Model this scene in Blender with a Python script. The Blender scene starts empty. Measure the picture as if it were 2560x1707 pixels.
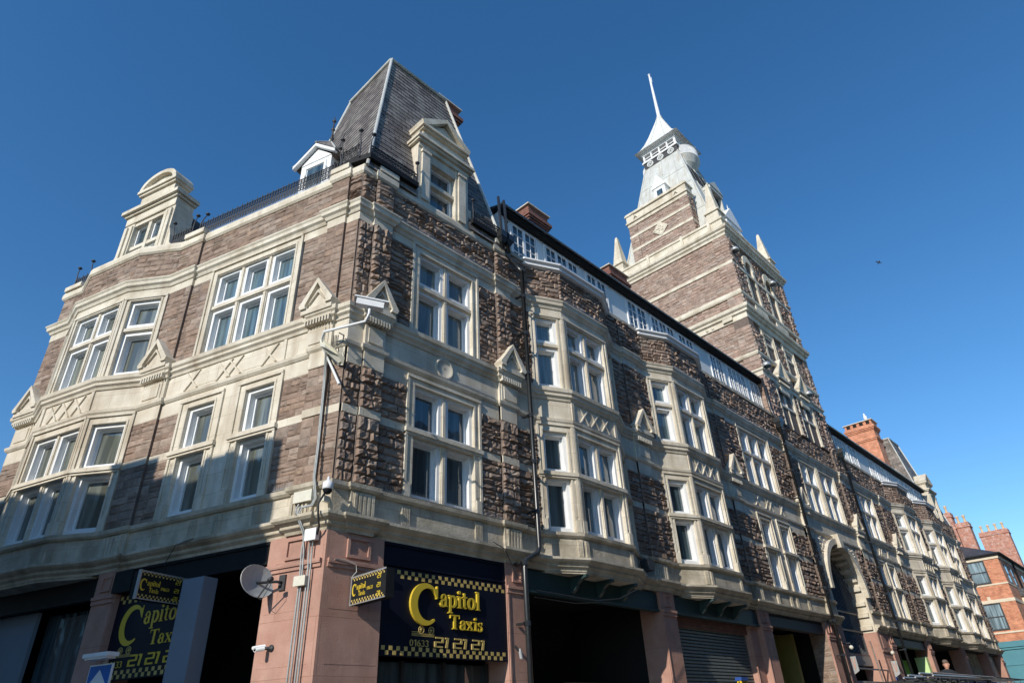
import bpy, math, random
import numpy as np
from mathutils import Vector, Matrix
random.seed(7)
R = math.radians
sc = bpy.context.scene
# ------------------------------------------------------------------ camera, sky, sun, exposure
YAW, PIT, ROL = 0.742668, 0.541941, -0.051392
CAMX, CAMY, CAMZ = -5.728, -9.585, 1.6
cf = np.array([math.cos(PIT)*math.cos(YAW), math.cos(PIT)*math.sin(YAW), math.sin(PIT)])
cr_ = np.array([math.sin(YAW), -math.cos(YAW), 0.0]); cu_ = np.cross(cr_, cf)
cr = math.cos(ROL)*cr_ + math.sin(ROL)*cu_; cu = -math.sin(ROL)*cr_ + math.cos(ROL)*cu_
cam = bpy.data.cameras.new('camera'); camo = bpy.data.objects.new('camera', cam)
sc.collection.objects.link(camo)
camo.matrix_world = Matrix(((cr[0], cu[0], -cf[0], CAMX), (cr[1], cu[1], -cf[1], CAMY), (cr[2], cu[2], -cf[2], CAMZ), (0, 0, 0, 1)))
cam.sensor_width = 36.0; cam.lens = 1625.98/2560*36.0
cam.clip_start = 0.05; cam.clip_end = 3000
sc.camera = camo
SUN_AZ, SUN_EL = 11.0, 29.0          # light travels towards azimuth SUN_AZ from +X
world = bpy.data.worlds.new('World'); sc.world = world; world.use_nodes = True
wn = world.node_tree.nodes; wl = world.node_tree.links
bg = wn['Background']; sky = wn.new('ShaderNodeTexSky'); sky.sky_type = 'NISHITA'
sky.sun_disc = False; sky.sun_elevation = R(SUN_EL); sky.sun_rotation = R(270.0-SUN_AZ)
sky.air_density = 1.0; sky.dust_density = 0.0; sky.ozone_density = 3.0; sky.altitude = 50
hs = wn.new('ShaderNodeHueSaturation'); hs.inputs['Saturation'].default_value = 1.25; hs.inputs['Value'].default_value = 1.84
wl.new(sky.outputs['Color'], hs.inputs['Color']); wl.new(hs.outputs['Color'], bg.inputs['Color']); bg.inputs['Strength'].default_value = 0.09
sun = bpy.data.lights.new('sun', 'SUN'); sun.energy = 4.5; sun.angle = R(0.53); sun.color = (1.0, 0.93, 0.82)
suno = bpy.data.objects.new('sun', sun); sc.collection.objects.link(suno)
ld = Vector((math.cos(R(SUN_AZ))*math.cos(R(SUN_EL)), math.sin(R(SUN_AZ))*math.cos(R(SUN_EL)), -math.sin(R(SUN_EL))))
suno.rotation_euler = ld.to_track_quat('-Z', 'Y').to_euler()
sc.view_settings.view_transform = 'Standard'; sc.view_settings.look = 'None'
sc.view_settings.exposure = 0.0; sc.view_settings.gamma = 1.0

# ------------------------------------------------------------------ materials
def mat(name, col, rough=0.8, col2=None, nscale=3.0, bump=0.0, bscale=30.0, metal=0.0, spec=0.5, island=None,
        brick=None, streak=None, detail=6.0, joints=None):
    m = bpy.data.materials.new(name); m.use_nodes = True
    nt = m.node_tree; N = nt.nodes; L = nt.links; b = N['Principled BSDF']
    b.inputs['Roughness'].default_value = rough; b.inputs['Metallic'].default_value = metal
    b.inputs['Specular IOR Level'].default_value = spec
    b.inputs['Base Color'].default_value = (*col, 1)
    geo = N.new('ShaderNodeNewGeometry'); src = None
    if island:
        island = [(r_*1.0, g_*1.02, b_*1.0) for r_, g_, b_ in island]
        ra = N.new('ShaderNodeValToRGB'); e = ra.color_ramp.elements
        ra.color_ramp.interpolation = 'LINEAR'
        e[0].color = (*island[0], 1); e[1].color = (*island[-1], 1)
        for i, c in enumerate(island[1:-1]):
            q = e.new((i+1)/(len(island)-1)); q.color = (*c, 1)
        L.new(geo.outputs['Random Per Island'], ra.inputs['Fac']); src = ra.outputs['Color']
    if brick:
        uv = N.new('ShaderNodeUVMap'); br = N.new('ShaderNodeTexBrick')
        L.new(uv.outputs['UV'], br.inputs['Vector'])
        br.inputs['Color1'].default_value = (*brick['c1'], 1); br.inputs['Color2'].default_value = (*brick['c2'], 1)
        br.inputs['Mortar'].default_value = (*brick['m'], 1); br.inputs['Scale'].default_value = 1.0
        br.inputs['Brick Width'].default_value = brick['w']; br.inputs['Row Height'].default_value = brick['h']
        br.inputs['Mortar Size'].default_value = brick['ms']; br.inputs['Bias'].default_value = brick.get('bias', 0.0)
        src = br.outputs['Color']
    if col2 is not None or src is not None:
        tc = N.new('ShaderNodeTexCoord'); no = N.new('ShaderNodeTexNoise')
        no.inputs['Scale'].default_value = nscale; no.inputs['Detail'].default_value = detail
        no.inputs['Roughness'].default_value = 0.65
        L.new(tc.outputs['Object'], no.inputs['Vector'])
        ra2 = N.new('ShaderNodeValToRGB'); ra2.color_ramp.elements[0].position = 0.35; ra2.color_ramp.elements[1].position = 0.68
        L.new(no.outputs['Fac'], ra2.inputs['Fac'])
        if src is None:
            ra2.color_ramp.elements[0].color = (*col, 1); ra2.color_ramp.elements[1].color = (*col2, 1)
            src = ra2.outputs['Color']
        else:
            ra2.color_ramp.elements[0].color = (0.72, 0.72, 0.72, 1); ra2.color_ramp.elements[1].color = (1.15, 1.15, 1.15, 1)
            mx = N.new('ShaderNodeMixRGB'); mx.blend_type = 'MULTIPLY'; mx.inputs['Fac'].default_value = 1.0
            L.new(src, mx.inputs['Color1']); L.new(ra2.outputs['Color'], mx.inputs['Color2']); src = mx.outputs['Color']
        if joints:
            uvj = N.new('ShaderNodeUVMap'); bj = N.new('ShaderNodeTexBrick'); L.new(uvj.outputs['UV'], bj.inputs['Vector'])
            for nm_, v_ in (('Color1', (1, 1, 1, 1)), ('Color2', (.90, .88, .86, 1)), ('Mortar', (.50, .44, .38, 1)), ('Scale', 1.0), ('Brick Width', joints[0]), ('Row Height', joints[1]), ('Mortar Size', .006), ('Mortar Smooth', .3)): bj.inputs[nm_].default_value = v_
            mj = N.new('ShaderNodeMixRGB'); mj.blend_type = 'MULTIPLY'; mj.inputs['Fac'].default_value = .6
            L.new(src, mj.inputs['Color1']); L.new(bj.outputs['Color'], mj.inputs['Color2']); src = mj.outputs['Color']
        if streak:
            mp = N.new('ShaderNodeMapping'); mp.inputs['Scale'].default_value = (streak[1], streak[1], streak[2])
            L.new(tc.outputs['Object'], mp.inputs['Vector']); n2 = N.new('ShaderNodeTexNoise')
            n2.inputs['Scale'].default_value = 1.0; n2.inputs['Detail'].default_value = 5.0
            L.new(mp.outputs['Vector'], n2.inputs['Vector'])
            r3 = N.new('ShaderNodeValToRGB'); r3.color_ramp.elements[0].position = 0.5; r3.color_ramp.elements[1].position = 0.75
            r3.color_ramp.elements[0].color = (0, 0, 0, 1); r3.color_ramp.elements[1].color = (streak[3],)*3 + (1,)
            L.new(n2.outputs['Fac'], r3.inputs['Fac'])
            mx = N.new('ShaderNodeMixRGB'); L.new(r3.outputs['Color'], mx.inputs['Fac'])
            L.new(src, mx.inputs['Color1']); mx.inputs['Color2'].default_value = (*streak[0], 1); src = mx.outputs['Color']
        L.new(src, b.inputs['Base Color'])
    if bump:
        tc2 = N.new('ShaderNodeTexCoord'); nb = N.new('ShaderNodeTexNoise'); nb.inputs['Scale'].default_value = bscale
        nb.inputs['Detail'].default_value = 5.0; nb.inputs['Roughness'].default_value = 0.7
        L.new(tc2.outputs['Object'], nb.inputs['Vector'])
        bp = N.new('ShaderNodeBump'); bp.inputs['Strength'].default_value = bump; bp.inputs['Distance'].default_value = 0.02
        L.new(nb.outputs['Fac'], bp.inputs['Height'])
        if brick:
            bp2 = N.new('ShaderNodeBump'); bp2.inputs['Strength'].default_value = 0.6; bp2.inputs['Distance'].default_value = 0.01
            bp2.invert = True; L.new(br.outputs['Fac'], bp2.inputs['Height']); L.new(bp.outputs['Normal'], bp2.inputs['Normal'])
            L.new(bp2.outputs['Normal'], b.inputs['Normal'])
        else:
            L.new(bp.outputs['Normal'], b.inputs['Normal'])
    return m
M = {}
def _w(l): return [(a_*.97, b_*.98, c_*.92) for a_, b_, c_ in l]
M['stone'] = mat('brown_rock_faced_stone', (0.2, 0.13, 0.1), 0.9, nscale=5, bump=0.8, bscale=22, spec=0.2,
                 island=[(0.215, .148, .115), (.30, .212, .168), (.37, .272, .218), (.26, .184, .148), (.34, .235, .178), (.29, .225, .19), (.40, .31, .255), (.24, .165, .13)])
M['stonepink'] = mat('pink_brown_tower_stone', (0.3, 0.2, 0.16), 0.9, nscale=5, bump=0.6, bscale=22, spec=0.2,
                 island=[(0.29, .195, .158), (.37, .262, .215), (.44, .325, .272), (.33, .232, .192), (.41, .28, .225), (.36, .28, .24), (.46, .36, .305), (.31, .205, .165)])
M['mortar'] = mat('brown_mortar', (0.13, 0.10, 0.083), 0.95, (0.18, .14, .115), 8, bump=.4)
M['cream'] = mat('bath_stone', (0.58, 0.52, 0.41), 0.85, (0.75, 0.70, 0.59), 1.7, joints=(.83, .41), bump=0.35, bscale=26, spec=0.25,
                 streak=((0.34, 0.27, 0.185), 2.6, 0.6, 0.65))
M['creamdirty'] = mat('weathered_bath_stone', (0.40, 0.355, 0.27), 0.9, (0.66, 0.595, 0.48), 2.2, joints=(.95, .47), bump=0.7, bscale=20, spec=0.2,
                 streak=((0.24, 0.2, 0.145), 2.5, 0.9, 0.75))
M['red'] = mat('red_sandstone', (0.42, 0.235, 0.18), 0.85, (0.52, 0.315, 0.25), 2.0, joints=(1.7, .82), bump=0.45, bscale=45, spec=0.2,
               streak=((0.25, 0.16, 0.13), 3.0, 1.0, 0.5))
M['white'] = mat('white_paint', (0.80, 0.81, 0.81), 0.45, (0.74, .75, .75), 5)
M['whiteold'] = mat('old_white_metal', (0.62, 0.64, 0.62), 0.5, (0.76, .77, .75), 6, streak=((.35, .3, .22), 8, 2, .4))
M['plaster'] = mat('pale_render', (0.66, 0.70, 0.70), 0.9, (0.74, .77, .76), 1.3, bump=.15, bscale=60)
M['lead'] = mat('lead_sheet', (0.46, 0.47, 0.44), 0.6, (0.60, .61, .58), 1.6, spec=.4, bump=.1, bscale=8, streak=((.34, .27, .17), 3.5, .35, .6))
M['slatebrown'] = mat('brown_slate', (0.15, .12, .10), 0.6, bump=.4, bscale=14, nscale=1.6,
    brick=dict(c1=(.14, .12, .108), c2=(.31, .275, .25), m=(.05, .04, .035), w=.31, h=.19, ms=.010, bias=-.15), streak=((.34, .33, .29), 2.2, .5, .55))
M['slategrey'] = mat('grey_slate', (0.25, .26, .25), 0.6, bump=.3, bscale=14, nscale=2.0,
    brick=dict(c1=(.20, .21, .195), c2=(.36, .37, .34), m=(.10, .10, .10), w=.5, h=.33, ms=.012))
M['slatedark'] = mat('dark_slate', (0.05, .052, .058), 0.5, bump=.3, bscale=14, nscale=2.0,
    brick=dict(c1=(.05, .052, .06), c2=(.085, .088, .095), m=(.02, .02, .02), w=.3, h=.2, ms=.010))
M['brick'] = mat('orange_brick', (0.5, .17, .08), 0.9, bump=.3, bscale=40, nscale=3.0,
    brick=dict(c1=(.58, .19, .095), c2=(.74, .30, .16), m=(.5, .38, .29), w=.23, h=.077, ms=.008))
M['brickred'] = mat('old_red_brick', (0.4, .13, .08), 0.9, bump=.3, bscale=40, nscale=4.0,
    brick=dict(c1=(.46, .15, .09), c2=(.58, .24, .15), m=(.46, .36, .3), w=.23, h=.077, ms=.010), streak=((.7, .65, .6), 4, 5, .55))
M['brickdark'] = mat('shade_toned_brick', (0.2, .08, .06), 0.9, bump=.3, bscale=40, nscale=3.0,
    brick=dict(c1=(.20, .075, .055), c2=(.28, .11, .075), m=(.12, .09, .08), w=.23, h=.077, ms=.009))  # shade of the chimneys' unlit sides is put into this brick colour
M['black'] = mat('black_paint', (0.010, .011, .012), 0.7, (.016, .017, .018), 6, spec=.2)
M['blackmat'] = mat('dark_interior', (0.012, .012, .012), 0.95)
M['iron'] = mat('wrought_iron', (0.022, .024, .027), 0.6, (.045, .046, .05), 30)
M['gate'] = mat('weathered_gate_steel', (0.10, .105, .11), 0.5, (.17, .175, .18), 14, metal=.3)
M['signnavy'] = mat('navy_black_sign', (0.005, .007, .016), 0.45, (.008, .010, .022), 2, spec=.25)
M['gold'] = mat('yellow_letter', (0.66, .47, .04), 0.4, spec=.6)
M['goldflat'] = mat('gold_check', (0.50, .36, .10), 0.6, (.62, .46, .16), 9)
M['greydish'] = mat('grey_dish_paint', (0.30, .33, .34), 0.5, (.38, .41, .41), 4, streak=((.55, .5, .4), 4, 4, .5))
M['cable'] = mat('grey_conduit', (0.33, .35, .35), 0.5, (.42, .44, .43), 12)
M['cabledark'] = mat('dark_cable', (0.03, .03, .032), 0.5)
M['boxcream'] = mat('cream_plastic', (0.62, .60, .50), 0.5, (.7, .68, .57), 10)
M['pipe'] = mat('black_drainpipe', (0.018, .02, .022), 0.3, (.03, .032, .034), 10, spec=.6)
M['green'] = mat('dark_green_fascia', (0.018, .045, .045), 0.5, (.028, .06, .06), 3)
M['limegreen'] = mat('lime_green_paint', (0.16, .36, .07), 0.7, (.20, .42, .10), 2)
M['paleg'] = mat('pale_green_paint', (0.55, .75, .35), 0.7)
M['shutter'] = mat('grey_green_shutter', (0.15, .17, .165), 0.55, (.19, .21, .205), 4, metal=.2)
M['steel'] = mat('galvanised_steel', (0.45, .46, .46), 0.4, (.55, .56, .56), 12, metal=.6)
M['yellowpaint'] = mat('yellow_fibreglass', (0.70, .50, .02), 0.5)
M['blueplastic'] = mat('blue_plastic', (0.02, .07, .30), 0.5)
M['signblue'] = mat('sign_blue', (0.01, .12, .45), 0.4)
M['greyblue'] = mat('grey_blue_panel', (0.17, .205, .25), 0.7, (.20, .235, .28), .8)
M['asphalt'] = mat('asphalt', (0.045, .045, .047), 0.9, (.065, .065, .066), 2, bump=.3)
M['paving'] = mat('concrete_paving', (0.28, .27, .25), 0.9, (.36, .35, .32), 2, bump=.2)
M['terracotta'] = mat('pale_chimney_pot', (0.55, .38, .22), 0.8, (.66, .5, .32), 6)
M['teal'] = mat('teal_shopfront', (0.06, .22, .27), 0.5, (.075, .25, .31), 2)
M['buff'] = mat('buff_band', (0.66, .58, .44), 0.85, (.74, .66, .52), 3)
M['yellowwall'] = mat('yellow_wall_paint', (0.20, .17, .04), 0.8, (.26, .22, .06), 2)
M['skin'] = mat('skin', (0.55, .30, .21), 0.55)
M['hair'] = mat('short_grey_hair', (0.14, .10, .075), 0.8)
M['cloth'] = mat('dark_shirt', (0.02, .025, .03), 0.9)
M['clothgrey'] = mat('grey_shirt', (0.22, .23, .25), 0.9)
M['vanpaint'] = mat('dark_blue_van_paint', (0.008, .012, .03), 0.15, spec=.7)
M['tealglass'] = mat('tinted_glass', (0.03, .16, .16), 0.05, spec=.8)
M['rubber'] = mat('rubber', (0.015, .015, .015), 0.8)
M['feather'] = mat('white_feathers', (0.8, .8, .78), 0.8)
M['feathergrey'] = mat('grey_feathers', (0.03, .035, .045), 0.8)
M['rust'] = mat('rusty_scaffold_tube', (0.36, .33, .31), 0.5, (.28, .17, .10), 9, metal=.4)
M['street'] = mat('street_brick', (0.16, .12, .10), 0.9, (.22, .17, .14), 1)
def glass(name, tint, curtain=False):
    m = bpy.data.materials.new(name); m.use_nodes = True; nt = m.node_tree; N = nt.nodes; L = nt.links
    b = N['Principled BSDF']; b.inputs['Roughness'].default_value = 0.03; b.inputs['Specular IOR Level'].default_value = 0.9
    b.inputs['IOR'].default_value = 1.6
    tc = N.new('ShaderNodeTexCoord'); nb = N.new('ShaderNodeTexNoise'); nb.inputs['Scale'].default_value = 1.6
    L.new(tc.outputs['Object'], nb.inputs['Vector']); bp = N.new('ShaderNodeBump'); bp.inputs['Strength'].default_value = 0.12
    bp.inputs['Distance'].default_value = 0.05; L.new(nb.outputs['Fac'], bp.inputs['Height']); L.new(bp.outputs['Normal'], b.inputs['Normal'])
    mp = N.new('ShaderNodeMapping'); mp.inputs['Scale'].default_value = (7, 7, .5); L.new(tc.outputs['Object'], mp.inputs['Vector'])
    n2 = N.new('ShaderNodeTexNoise'); n2.inputs['Scale'].default_value = 1.0; L.new(mp.outputs['Vector'], n2.inputs['Vector'])
    r = N.new('ShaderNodeValToRGB'); r.color_ramp.elements[0].position = .4; r.color_ramp.elements[1].position = .65
    r.color_ramp.elements[0].color = (*[c*.55 for c in tint], 1); r.color_ramp.elements[1].color = (*[c*1.5 for c in tint], 1)
    L.new(n2.outputs['Fac'], r.inputs['Fac']); L.new(r.outputs['Color'], b.inputs['Base Color'])
    return m
M['glass'] = glass('window_glass', (0.05, .078, .092))
M['glassblind'] = glass('window_glass_with_blind', (0.15, .165, .14))
M['glassreflect'] = glass('window_glass_light_curtain', (0.10, .15, .17))
M['glasspale'] = glass('window_glass_pale', (0.22, .30, .34))

# ------------------------------------------------------------------ mesh builder
class F:
    """upright facade frame: s runs along, o outwards, z up"""
    def __init__(self, ox, oy, dx, dy, nx, ny):
        l = math.hypot(dx, dy); self.O = (ox, oy); self.d = (dx/l, dy/l); l = math.hypot(nx, ny); self.n = (nx/l, ny/l)
    def p(self, s, o, z):
        return (self.O[0]+self.d[0]*s+self.n[0]*o, self.O[1]+self.d[1]*s+self.n[1]*o, z)
ANG = 1.884973
A = F(0, 0, math.cos(ANG), math.sin(ANG), -math.sin(ANG), math.cos(ANG))
B = F(0, 0, 1, 0, 0, -1)
W = F(0, 0, 1, 0, 0, 1)          # plain world frame: s=x, o=y
def sub(fr, s0, o0, s1, o1):
    a = fr.p(s0, o0, 0); b = fr.p(s1, o1, 0); dx, dy = b[0]-a[0], b[1]-a[1]
    n = (-dy, dx)
    if n[0]*fr.n[0]+n[1]*fr.n[1] < 0: n = (dy, -dx)
    return F(a[0], a[1], dx, dy, *n), math.hypot(dx, dy)
class MB:
    def __init__(self): self.v = []; self.f = []; self.sm = []; self.mr = []
    def use(self, k): self.mr.append((len(self.f), k)); return self
    def poly(self, pts, smooth=False):
        i = len(self.v); self.v += [tuple(p) for p in pts]; self.f.append(tuple(range(i, i+len(pts)))); self.sm.append(smooth)
    def hexa(self, P, smooth=False):
        i = len(self.v); self.v += [tuple(p) for p in P]
        for q in ((0, 3, 2, 1), (4, 5, 6, 7), (0, 1, 5, 4), (1, 2, 6, 5), (2, 3, 7, 6), (3, 0, 4, 7)):
            self.f.append(tuple(i+k for k in q)); self.sm.append(smooth)
        return self
    def box(self, fr, s0, s1, o0, o1, z0, z1):
        p = fr.p
        return self.hexa([p(s0, o0, z0), p(s1, o0, z0), p(s1, o1, z0), p(s0, o1, z0), p(s0, o0, z1), p(s1, o0, z1), p(s1, o1, z1), p(s0, o1, z1)])
    def frustum(self, cx, cy, z0, z1, hx0, hy0, hx1, hy1, fr=W):
        p = fr.p
        return self.hexa([p(cx-hx0, cy-hy0, z0), p(cx+hx0, cy-hy0, z0), p(cx+hx0, cy+hy0, z0), p(cx-hx0, cy+hy0, z0),
                   p(cx-hx1, cy-hy1, z1), p(cx+hx1, cy-hy1, z1), p(cx+hx1, cy+hy1, z1), p(cx-hx1, cy+hy1, z1)])
    def prism(self, fr, poly, o0, o1):
        n = len(poly); i = len(self.v)
        self.v += [fr.p(s, o0, z) for s, z in poly] + [fr.p(s, o1, z) for s, z in poly]
        self.f.append(tuple(range(i, i+n))); self.f.append(tuple(range(i+2*n-1, i+n-1, -1))); self.sm += [False, False]
        for k in range(n):
            q = (k+1) % n; self.f.append((i+k, i+q, i+n+q, i+n+k)); self.sm.append(False)
        return self
    def slab(self, pts, z0, z1):
        n = len(pts); i = len(self.v)
        self.v += [(x, y, z0) for x, y in pts]+[(x, y, z1) for x, y in pts]
        self.f.append(tuple(range(i, i+n))); self.f.append(tuple(range(i+n, i+2*n))); self.sm += [False, False]
        for k in range(n):
            q = (k+1) % n; self.f.append((i+k, i+q, i+n+q, i+n+k)); self.sm.append(False)
        return self
    def tube(self, pts, r, n=8, smooth=True, cap=True):
        pts = [Vector(p) for p in pts]; i0 = len(self.v); rings = []
        up = Vector((0, 0, 1)); prev = None
        for k, p in enumerate(pts):
            t = (pts[min(k+1, len(pts)-1)]-pts[max(k-1, 0)]).normalized()
            a = prev if prev is not None else (up if abs(t.dot(up)) < .9 else Vector((1, 0, 0)))
            x = (a - t*a.dot(t)).normalized(); prev = x; y = t.cross(x)
            rr = r[k] if isinstance(r, (list, tuple)) else r
            ring = []
            for j in range(n):
                c = 2*math.pi*j/n; q = p+x*math.cos(c)*rr+y*math.sin(c)*rr; ring.append(len(self.v)); self.v.append(tuple(q))
            rings.append(ring)
        for a, b in zip(rings, rings[1:]):
            for j in range(n):
                self.f.append((a[j], a[(j+1) % n], b[(j+1) % n], b[j])); self.sm.append(smooth)
        if cap: self.f.append(tuple(rings[0])); self.f.append(tuple(rings[-1])); self.sm += [False, False]
        return self
    def lathe(self, c, prof, n=16, ax=None, smooth=True, a0=0, a1=2*math.pi):
        """prof: (radius, height) along ax from c"""
        ax = Vector(ax or (0, 0, 1)).normalized(); t = Vector((1, 0, 0)) if abs(ax.x) < .9 else Vector((0, 1, 0))
        x = (t-ax*t.dot(ax)).normalized(); y = ax.cross(x); c = Vector(c); full = abs(a1-a0-2*math.pi) < 1e-6
        m = n if full else n+1; rings = []
        for r, h in prof:
            ring = []
            for j in range(m):
                a = a0+(a1-a0)*j/n; ring.append(len(self.v)); self.v.append(tuple(c+ax*h+x*math.cos(a)*r+y*math.sin(a)*r))
            rings.append(ring)
        for a, b in zip(rings, rings[1:]):
            for j in range(n):
                k = (j+1) % m; self.f.append((a[j], a[k], b[k], b[j])); self.sm.append(smooth)
        return self
    def sweep(self, path, prof, side=1, closed=False, capends=True):
        """path: xy points, prof: (out, z)"""
        n = len(path); rings = []
        P = [Vector((x, y)) for x, y in path]
        for k in range(n):
            a = P[k]-P[k-1] if (k > 0 or closed) else P[1]-P[0]
            b = P[(k+1) % n]-P[k] if (k < n-1 or closed) else P[k]-P[k-1]
            a.normalize(); b.normalize()
            na = Vector((a.y, -a.x))*side; nb = Vector((b.y, -b.x))*side
            mvec = na+nb; mvec = mvec/ max(0.3, mvec.dot(na)) if mvec.length > 1e-6 else na
            ring = []
            for o, z in prof:
                q = P[k]+mvec*o; ring.append(len(self.v)); self.v.append((q.x, q.y, z))
            rings.append(ring)
        m = len(prof); idx = list(range(n-1))+([n-1] if closed else [])
        for k in idx:
            a, b = rings[k], rings[(k+1) % n]
            for j in range(m-1):
                self.f.append((a[j], b[j], b[j+1], a[j+1])); self.sm.append(False)
        if capends and not closed: self.f.append(tuple(rings[0])); self.f.append(tuple(rings[-1])); self.sm += [False, False]
        return self
    def build(self, name, m, parent=None, label=None):
        if not self.f: return None
        me = bpy.data.meshes.new(name); me.from_pydata(self.v, [], self.f); me.polygons.foreach_set('use_smooth', self.sm)
        co = np.array(self.v, dtype=float)
        uvl = me.uv_layers.new(name='UVMap'); uvs = np.zeros((len(me.loops), 2))
        k = 0
        for fc in self.f:
            a = co[fc[0]]; nrm = None
            p1 = co[fc[1]]-a; p2 = co[fc[-1]]-a; nrm = np.cross(p1, p2); l = np.linalg.norm(nrm)
            if l < 1e-12 and len(fc) > 3: p2 = co[fc[2]]-a; nrm = np.cross(p1, p2); l = np.linalg.norm(nrm)
            nrm = nrm/l if l > 1e-12 else np.array([0, 0, 1.])
            if abs(nrm[2]) > .95: t = np.array([1., 0, 0]); w = np.array([0, 1., 0])
            else:
                t = np.array([-nrm[1], nrm[0], 0]); t /= np.linalg.norm(t)
                if t[0]+t[1]*.37 < 0: t = -t
                w = np.cross(nrm, t); w = w if w[2] > 0 else -w
            for ix in fc: uvs[k] = (co[ix] @ t, co[ix] @ w); k += 1
        uvl.data.foreach_set('uv', uvs.ravel())
        for q in (m if isinstance(m, (list, tuple)) else [m]): me.materials.append(M[q])
        if self.mr:
            mi = np.zeros(len(self.f), dtype=np.int32)
            for st_, k_ in self.mr: mi[st_:] = k_
            me.polygons.foreach_set('material_index', mi)
        me.update()
        o = bpy.data.objects.new(name, me); sc.collection.objects.link(o)
        if parent: o.parent = parent
        if label: o['label'] = label
        return o
def tag(o, label, cat, group=None, kind=None):
    if label: o['label'] = label
    if cat: o['category'] = cat
    if group: o['group'] = group
    if kind: o['kind'] = kind
    return o
def empty(name, label, cat, group=None, loc=(0, 0, 0)):
    o = bpy.data.objects.new(name, None); sc.collection.objects.link(o); o.empty_display_size = .1; o.location = loc
    return tag(o, label, cat, group)
rnd = random.random
def ru(a, b): return a+(b-a)*random.random()

# ------------------------------------------------------------------ rock faced masonry
def rock(mb, fr, s0, s1, z0, z1, off=0.0, amp=0.04, ch=(.11, .19), ln=(.18, .50), g=5, cols=None, mort=None):
    """courses of pillow-shaped stones between s0..s1, z0..z1"""
    if mort: mb.use(1); mb.box(fr, s0, s1, off-.28, off+.003, z0, z1); mb.use(0)
    z = z0; row = 0
    while z < z1-.02:
        h = ru(*ch)
        if z1-z-h < ch[0]*.6: h = z1-z
        h = min(h, z1-z); s = s0
        if cols: cuts = [s0+(s1-s0)*c for c in ([0, ru(.38, .62), 1] if cols == 2 else [0, 1])]
        else:
            cuts = [s0]
            while cuts[-1] < s1-.01:
                l = ru(*ln)
                if s1-cuts[-1]-l < ln[0]*.6: l = s1-cuts[-1]
                cuts.append(cuts[-1]+l)
        for a, b in zip(cuts, cuts[1:]):
            parts = [(z, z+h)]
            if h > .135 and not cols and rnd() < .22: parts = [(z, z+h*.5), (z+h*.5, z+h)]
            for za, zb in parts:
                stone(mb, fr, a+.003, b-.003, za+.003, zb-.003, off, amp*ru(.55, 1.25), g)
        z += h; row += 1
def stone(mb, fr, a, b, za, zb, off, amp, g):
    if b-a < .02 or zb-za < .02: return
    L_ = b-a; H_ = zb-za; mx = min(.3, .022/L_+.05); mz = min(.32, .02/H_+.04)
    if g <= 2: us = [0, .5, 1]; ws = [0, .5, 1]
    else:
        nin = max(2, min(g-1, int(L_/.11)+2)); us = [0]+[mx+(1-2*mx)*k/(nin-1) for k in range(nin)]+[1]; ws = [0, mz, ru(.4, .6), 1-mz, 1] if g >= 5 else [0, mz, 1-mz, 1]
    nx, nz = len(us)-1, len(ws)-1
    i = len(mb.v); tilt = ru(-.35, .35); tz = ru(-.4, .4)
    for k, w in enumerate(ws):
        for j, u in enumerate(us):
            uu, ww = u, w
            if j in (0, nx) or k in (0, nz): o = .0
            else:
                uu += ru(-.25, .25)*min(.1, 1/nx); ww += ru(-.06, .06); o = amp*max(.12, (.8+tilt*(u-.5)*2+tz*(w-.5)*2+ru(-.35, .35)))
            mb.v.append(fr.p(a+L_*uu, off+.004+o, za+H_*ww))
    for k in range(nz):
        for j in range(nx):
            q = i+k*(nx+1)+j; mb.f.append((q, q+1, q+nx+2, q+nx+1)); mb.sm.append(False)

# ------------------------------------------------------------------ the building
bld = empty('market_building', 'long Victorian corner building of brown rock-faced stone with cream stone dressings and white sash windows', 'building')
L1, CT, SL0, SL1 = 4.60, 4.88, 5.33, 5.46
ST0, ST1, BB, BM = 6.75, 6.91, 7.77, 8.2
S20, S21 = 8.82, 9.13
TF, TC0, TC1 = 11.33, 11.55, 11.82
CB, CTOP = 12.70, 12.97
AEND, BEND = 10.40, 50.3
bays_B = [(5.4, 6.3, 8.25, 9.1), (11.0, 11.95, 13.9, 14.85), (35.4, 36.4, 38.35, 39.25), (41.1, 42.05, 44.0, 44.9)]
bay_A = (5.75, 6.85, 8.75, 9.6)
BD = 0.42; PO = 0.06
pil_B = [(.33, .8, .09), (4.13, 4.65, PO), (9.7, 10.4, PO), (15.4, 16.1, PO), (21.35, 22.0, .09), (27.65, 28.3, .09), (33.4, 34.05, PO), (39.9, 40.6, PO), (45.65, 46.17, PO), (49.5, 50.3, PO)]
pathA = [(AEND, 0), (AEND, PO), (9.6, PO), (8.75, BD), (6.85, BD), (5.75, PO), (5.0, PO), (5.0, 0), (.8, 0), (.8, .09), (.33, .09), (.33, .03)]
path = [A.p(s, o, 0)[:2] for s, o in pathA]
# corner block point: intersection of A off .03 and B off .03
a0 = A.p(0, .03, 0); t = (-.03-a0[1])/A.d[1]; corner = (a0[0]+A.d[0]*t, -.03); path.append(corner)
pb = [(.33, .03)]
items = sorted([('p',)+p for p in pil_B]+[('b',)+b for b in bays_B], key=lambda q: q[1])
for it in items:
    if it[0] == 'p':
        a, b, o = it[1:]
        if a > .4: pb.append((a, 0))
        pb += [(a, o), (b, o)]
        if b < 50: pb.append((b, 0))
    else:
        a, b, c, d = it[1:]; pb += [(a, 0), (b, BD), (c, BD), (d, 0)]
path += [B.p(s, o, 0)[:2] for s, o in pb]
path.append((BEND, 9.0)); path.insert(0, A.p(AEND, -9, 0)[:2])
PQ = B.p(22.05, 0, 0)[:2]; PQ2 = B.p(26.95, 0, 0)[:2]
kq = max(i_ for i_, p_ in enumerate(path) if p_[0] <= 22.04 and abs(p_[1]) < 1)
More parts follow.
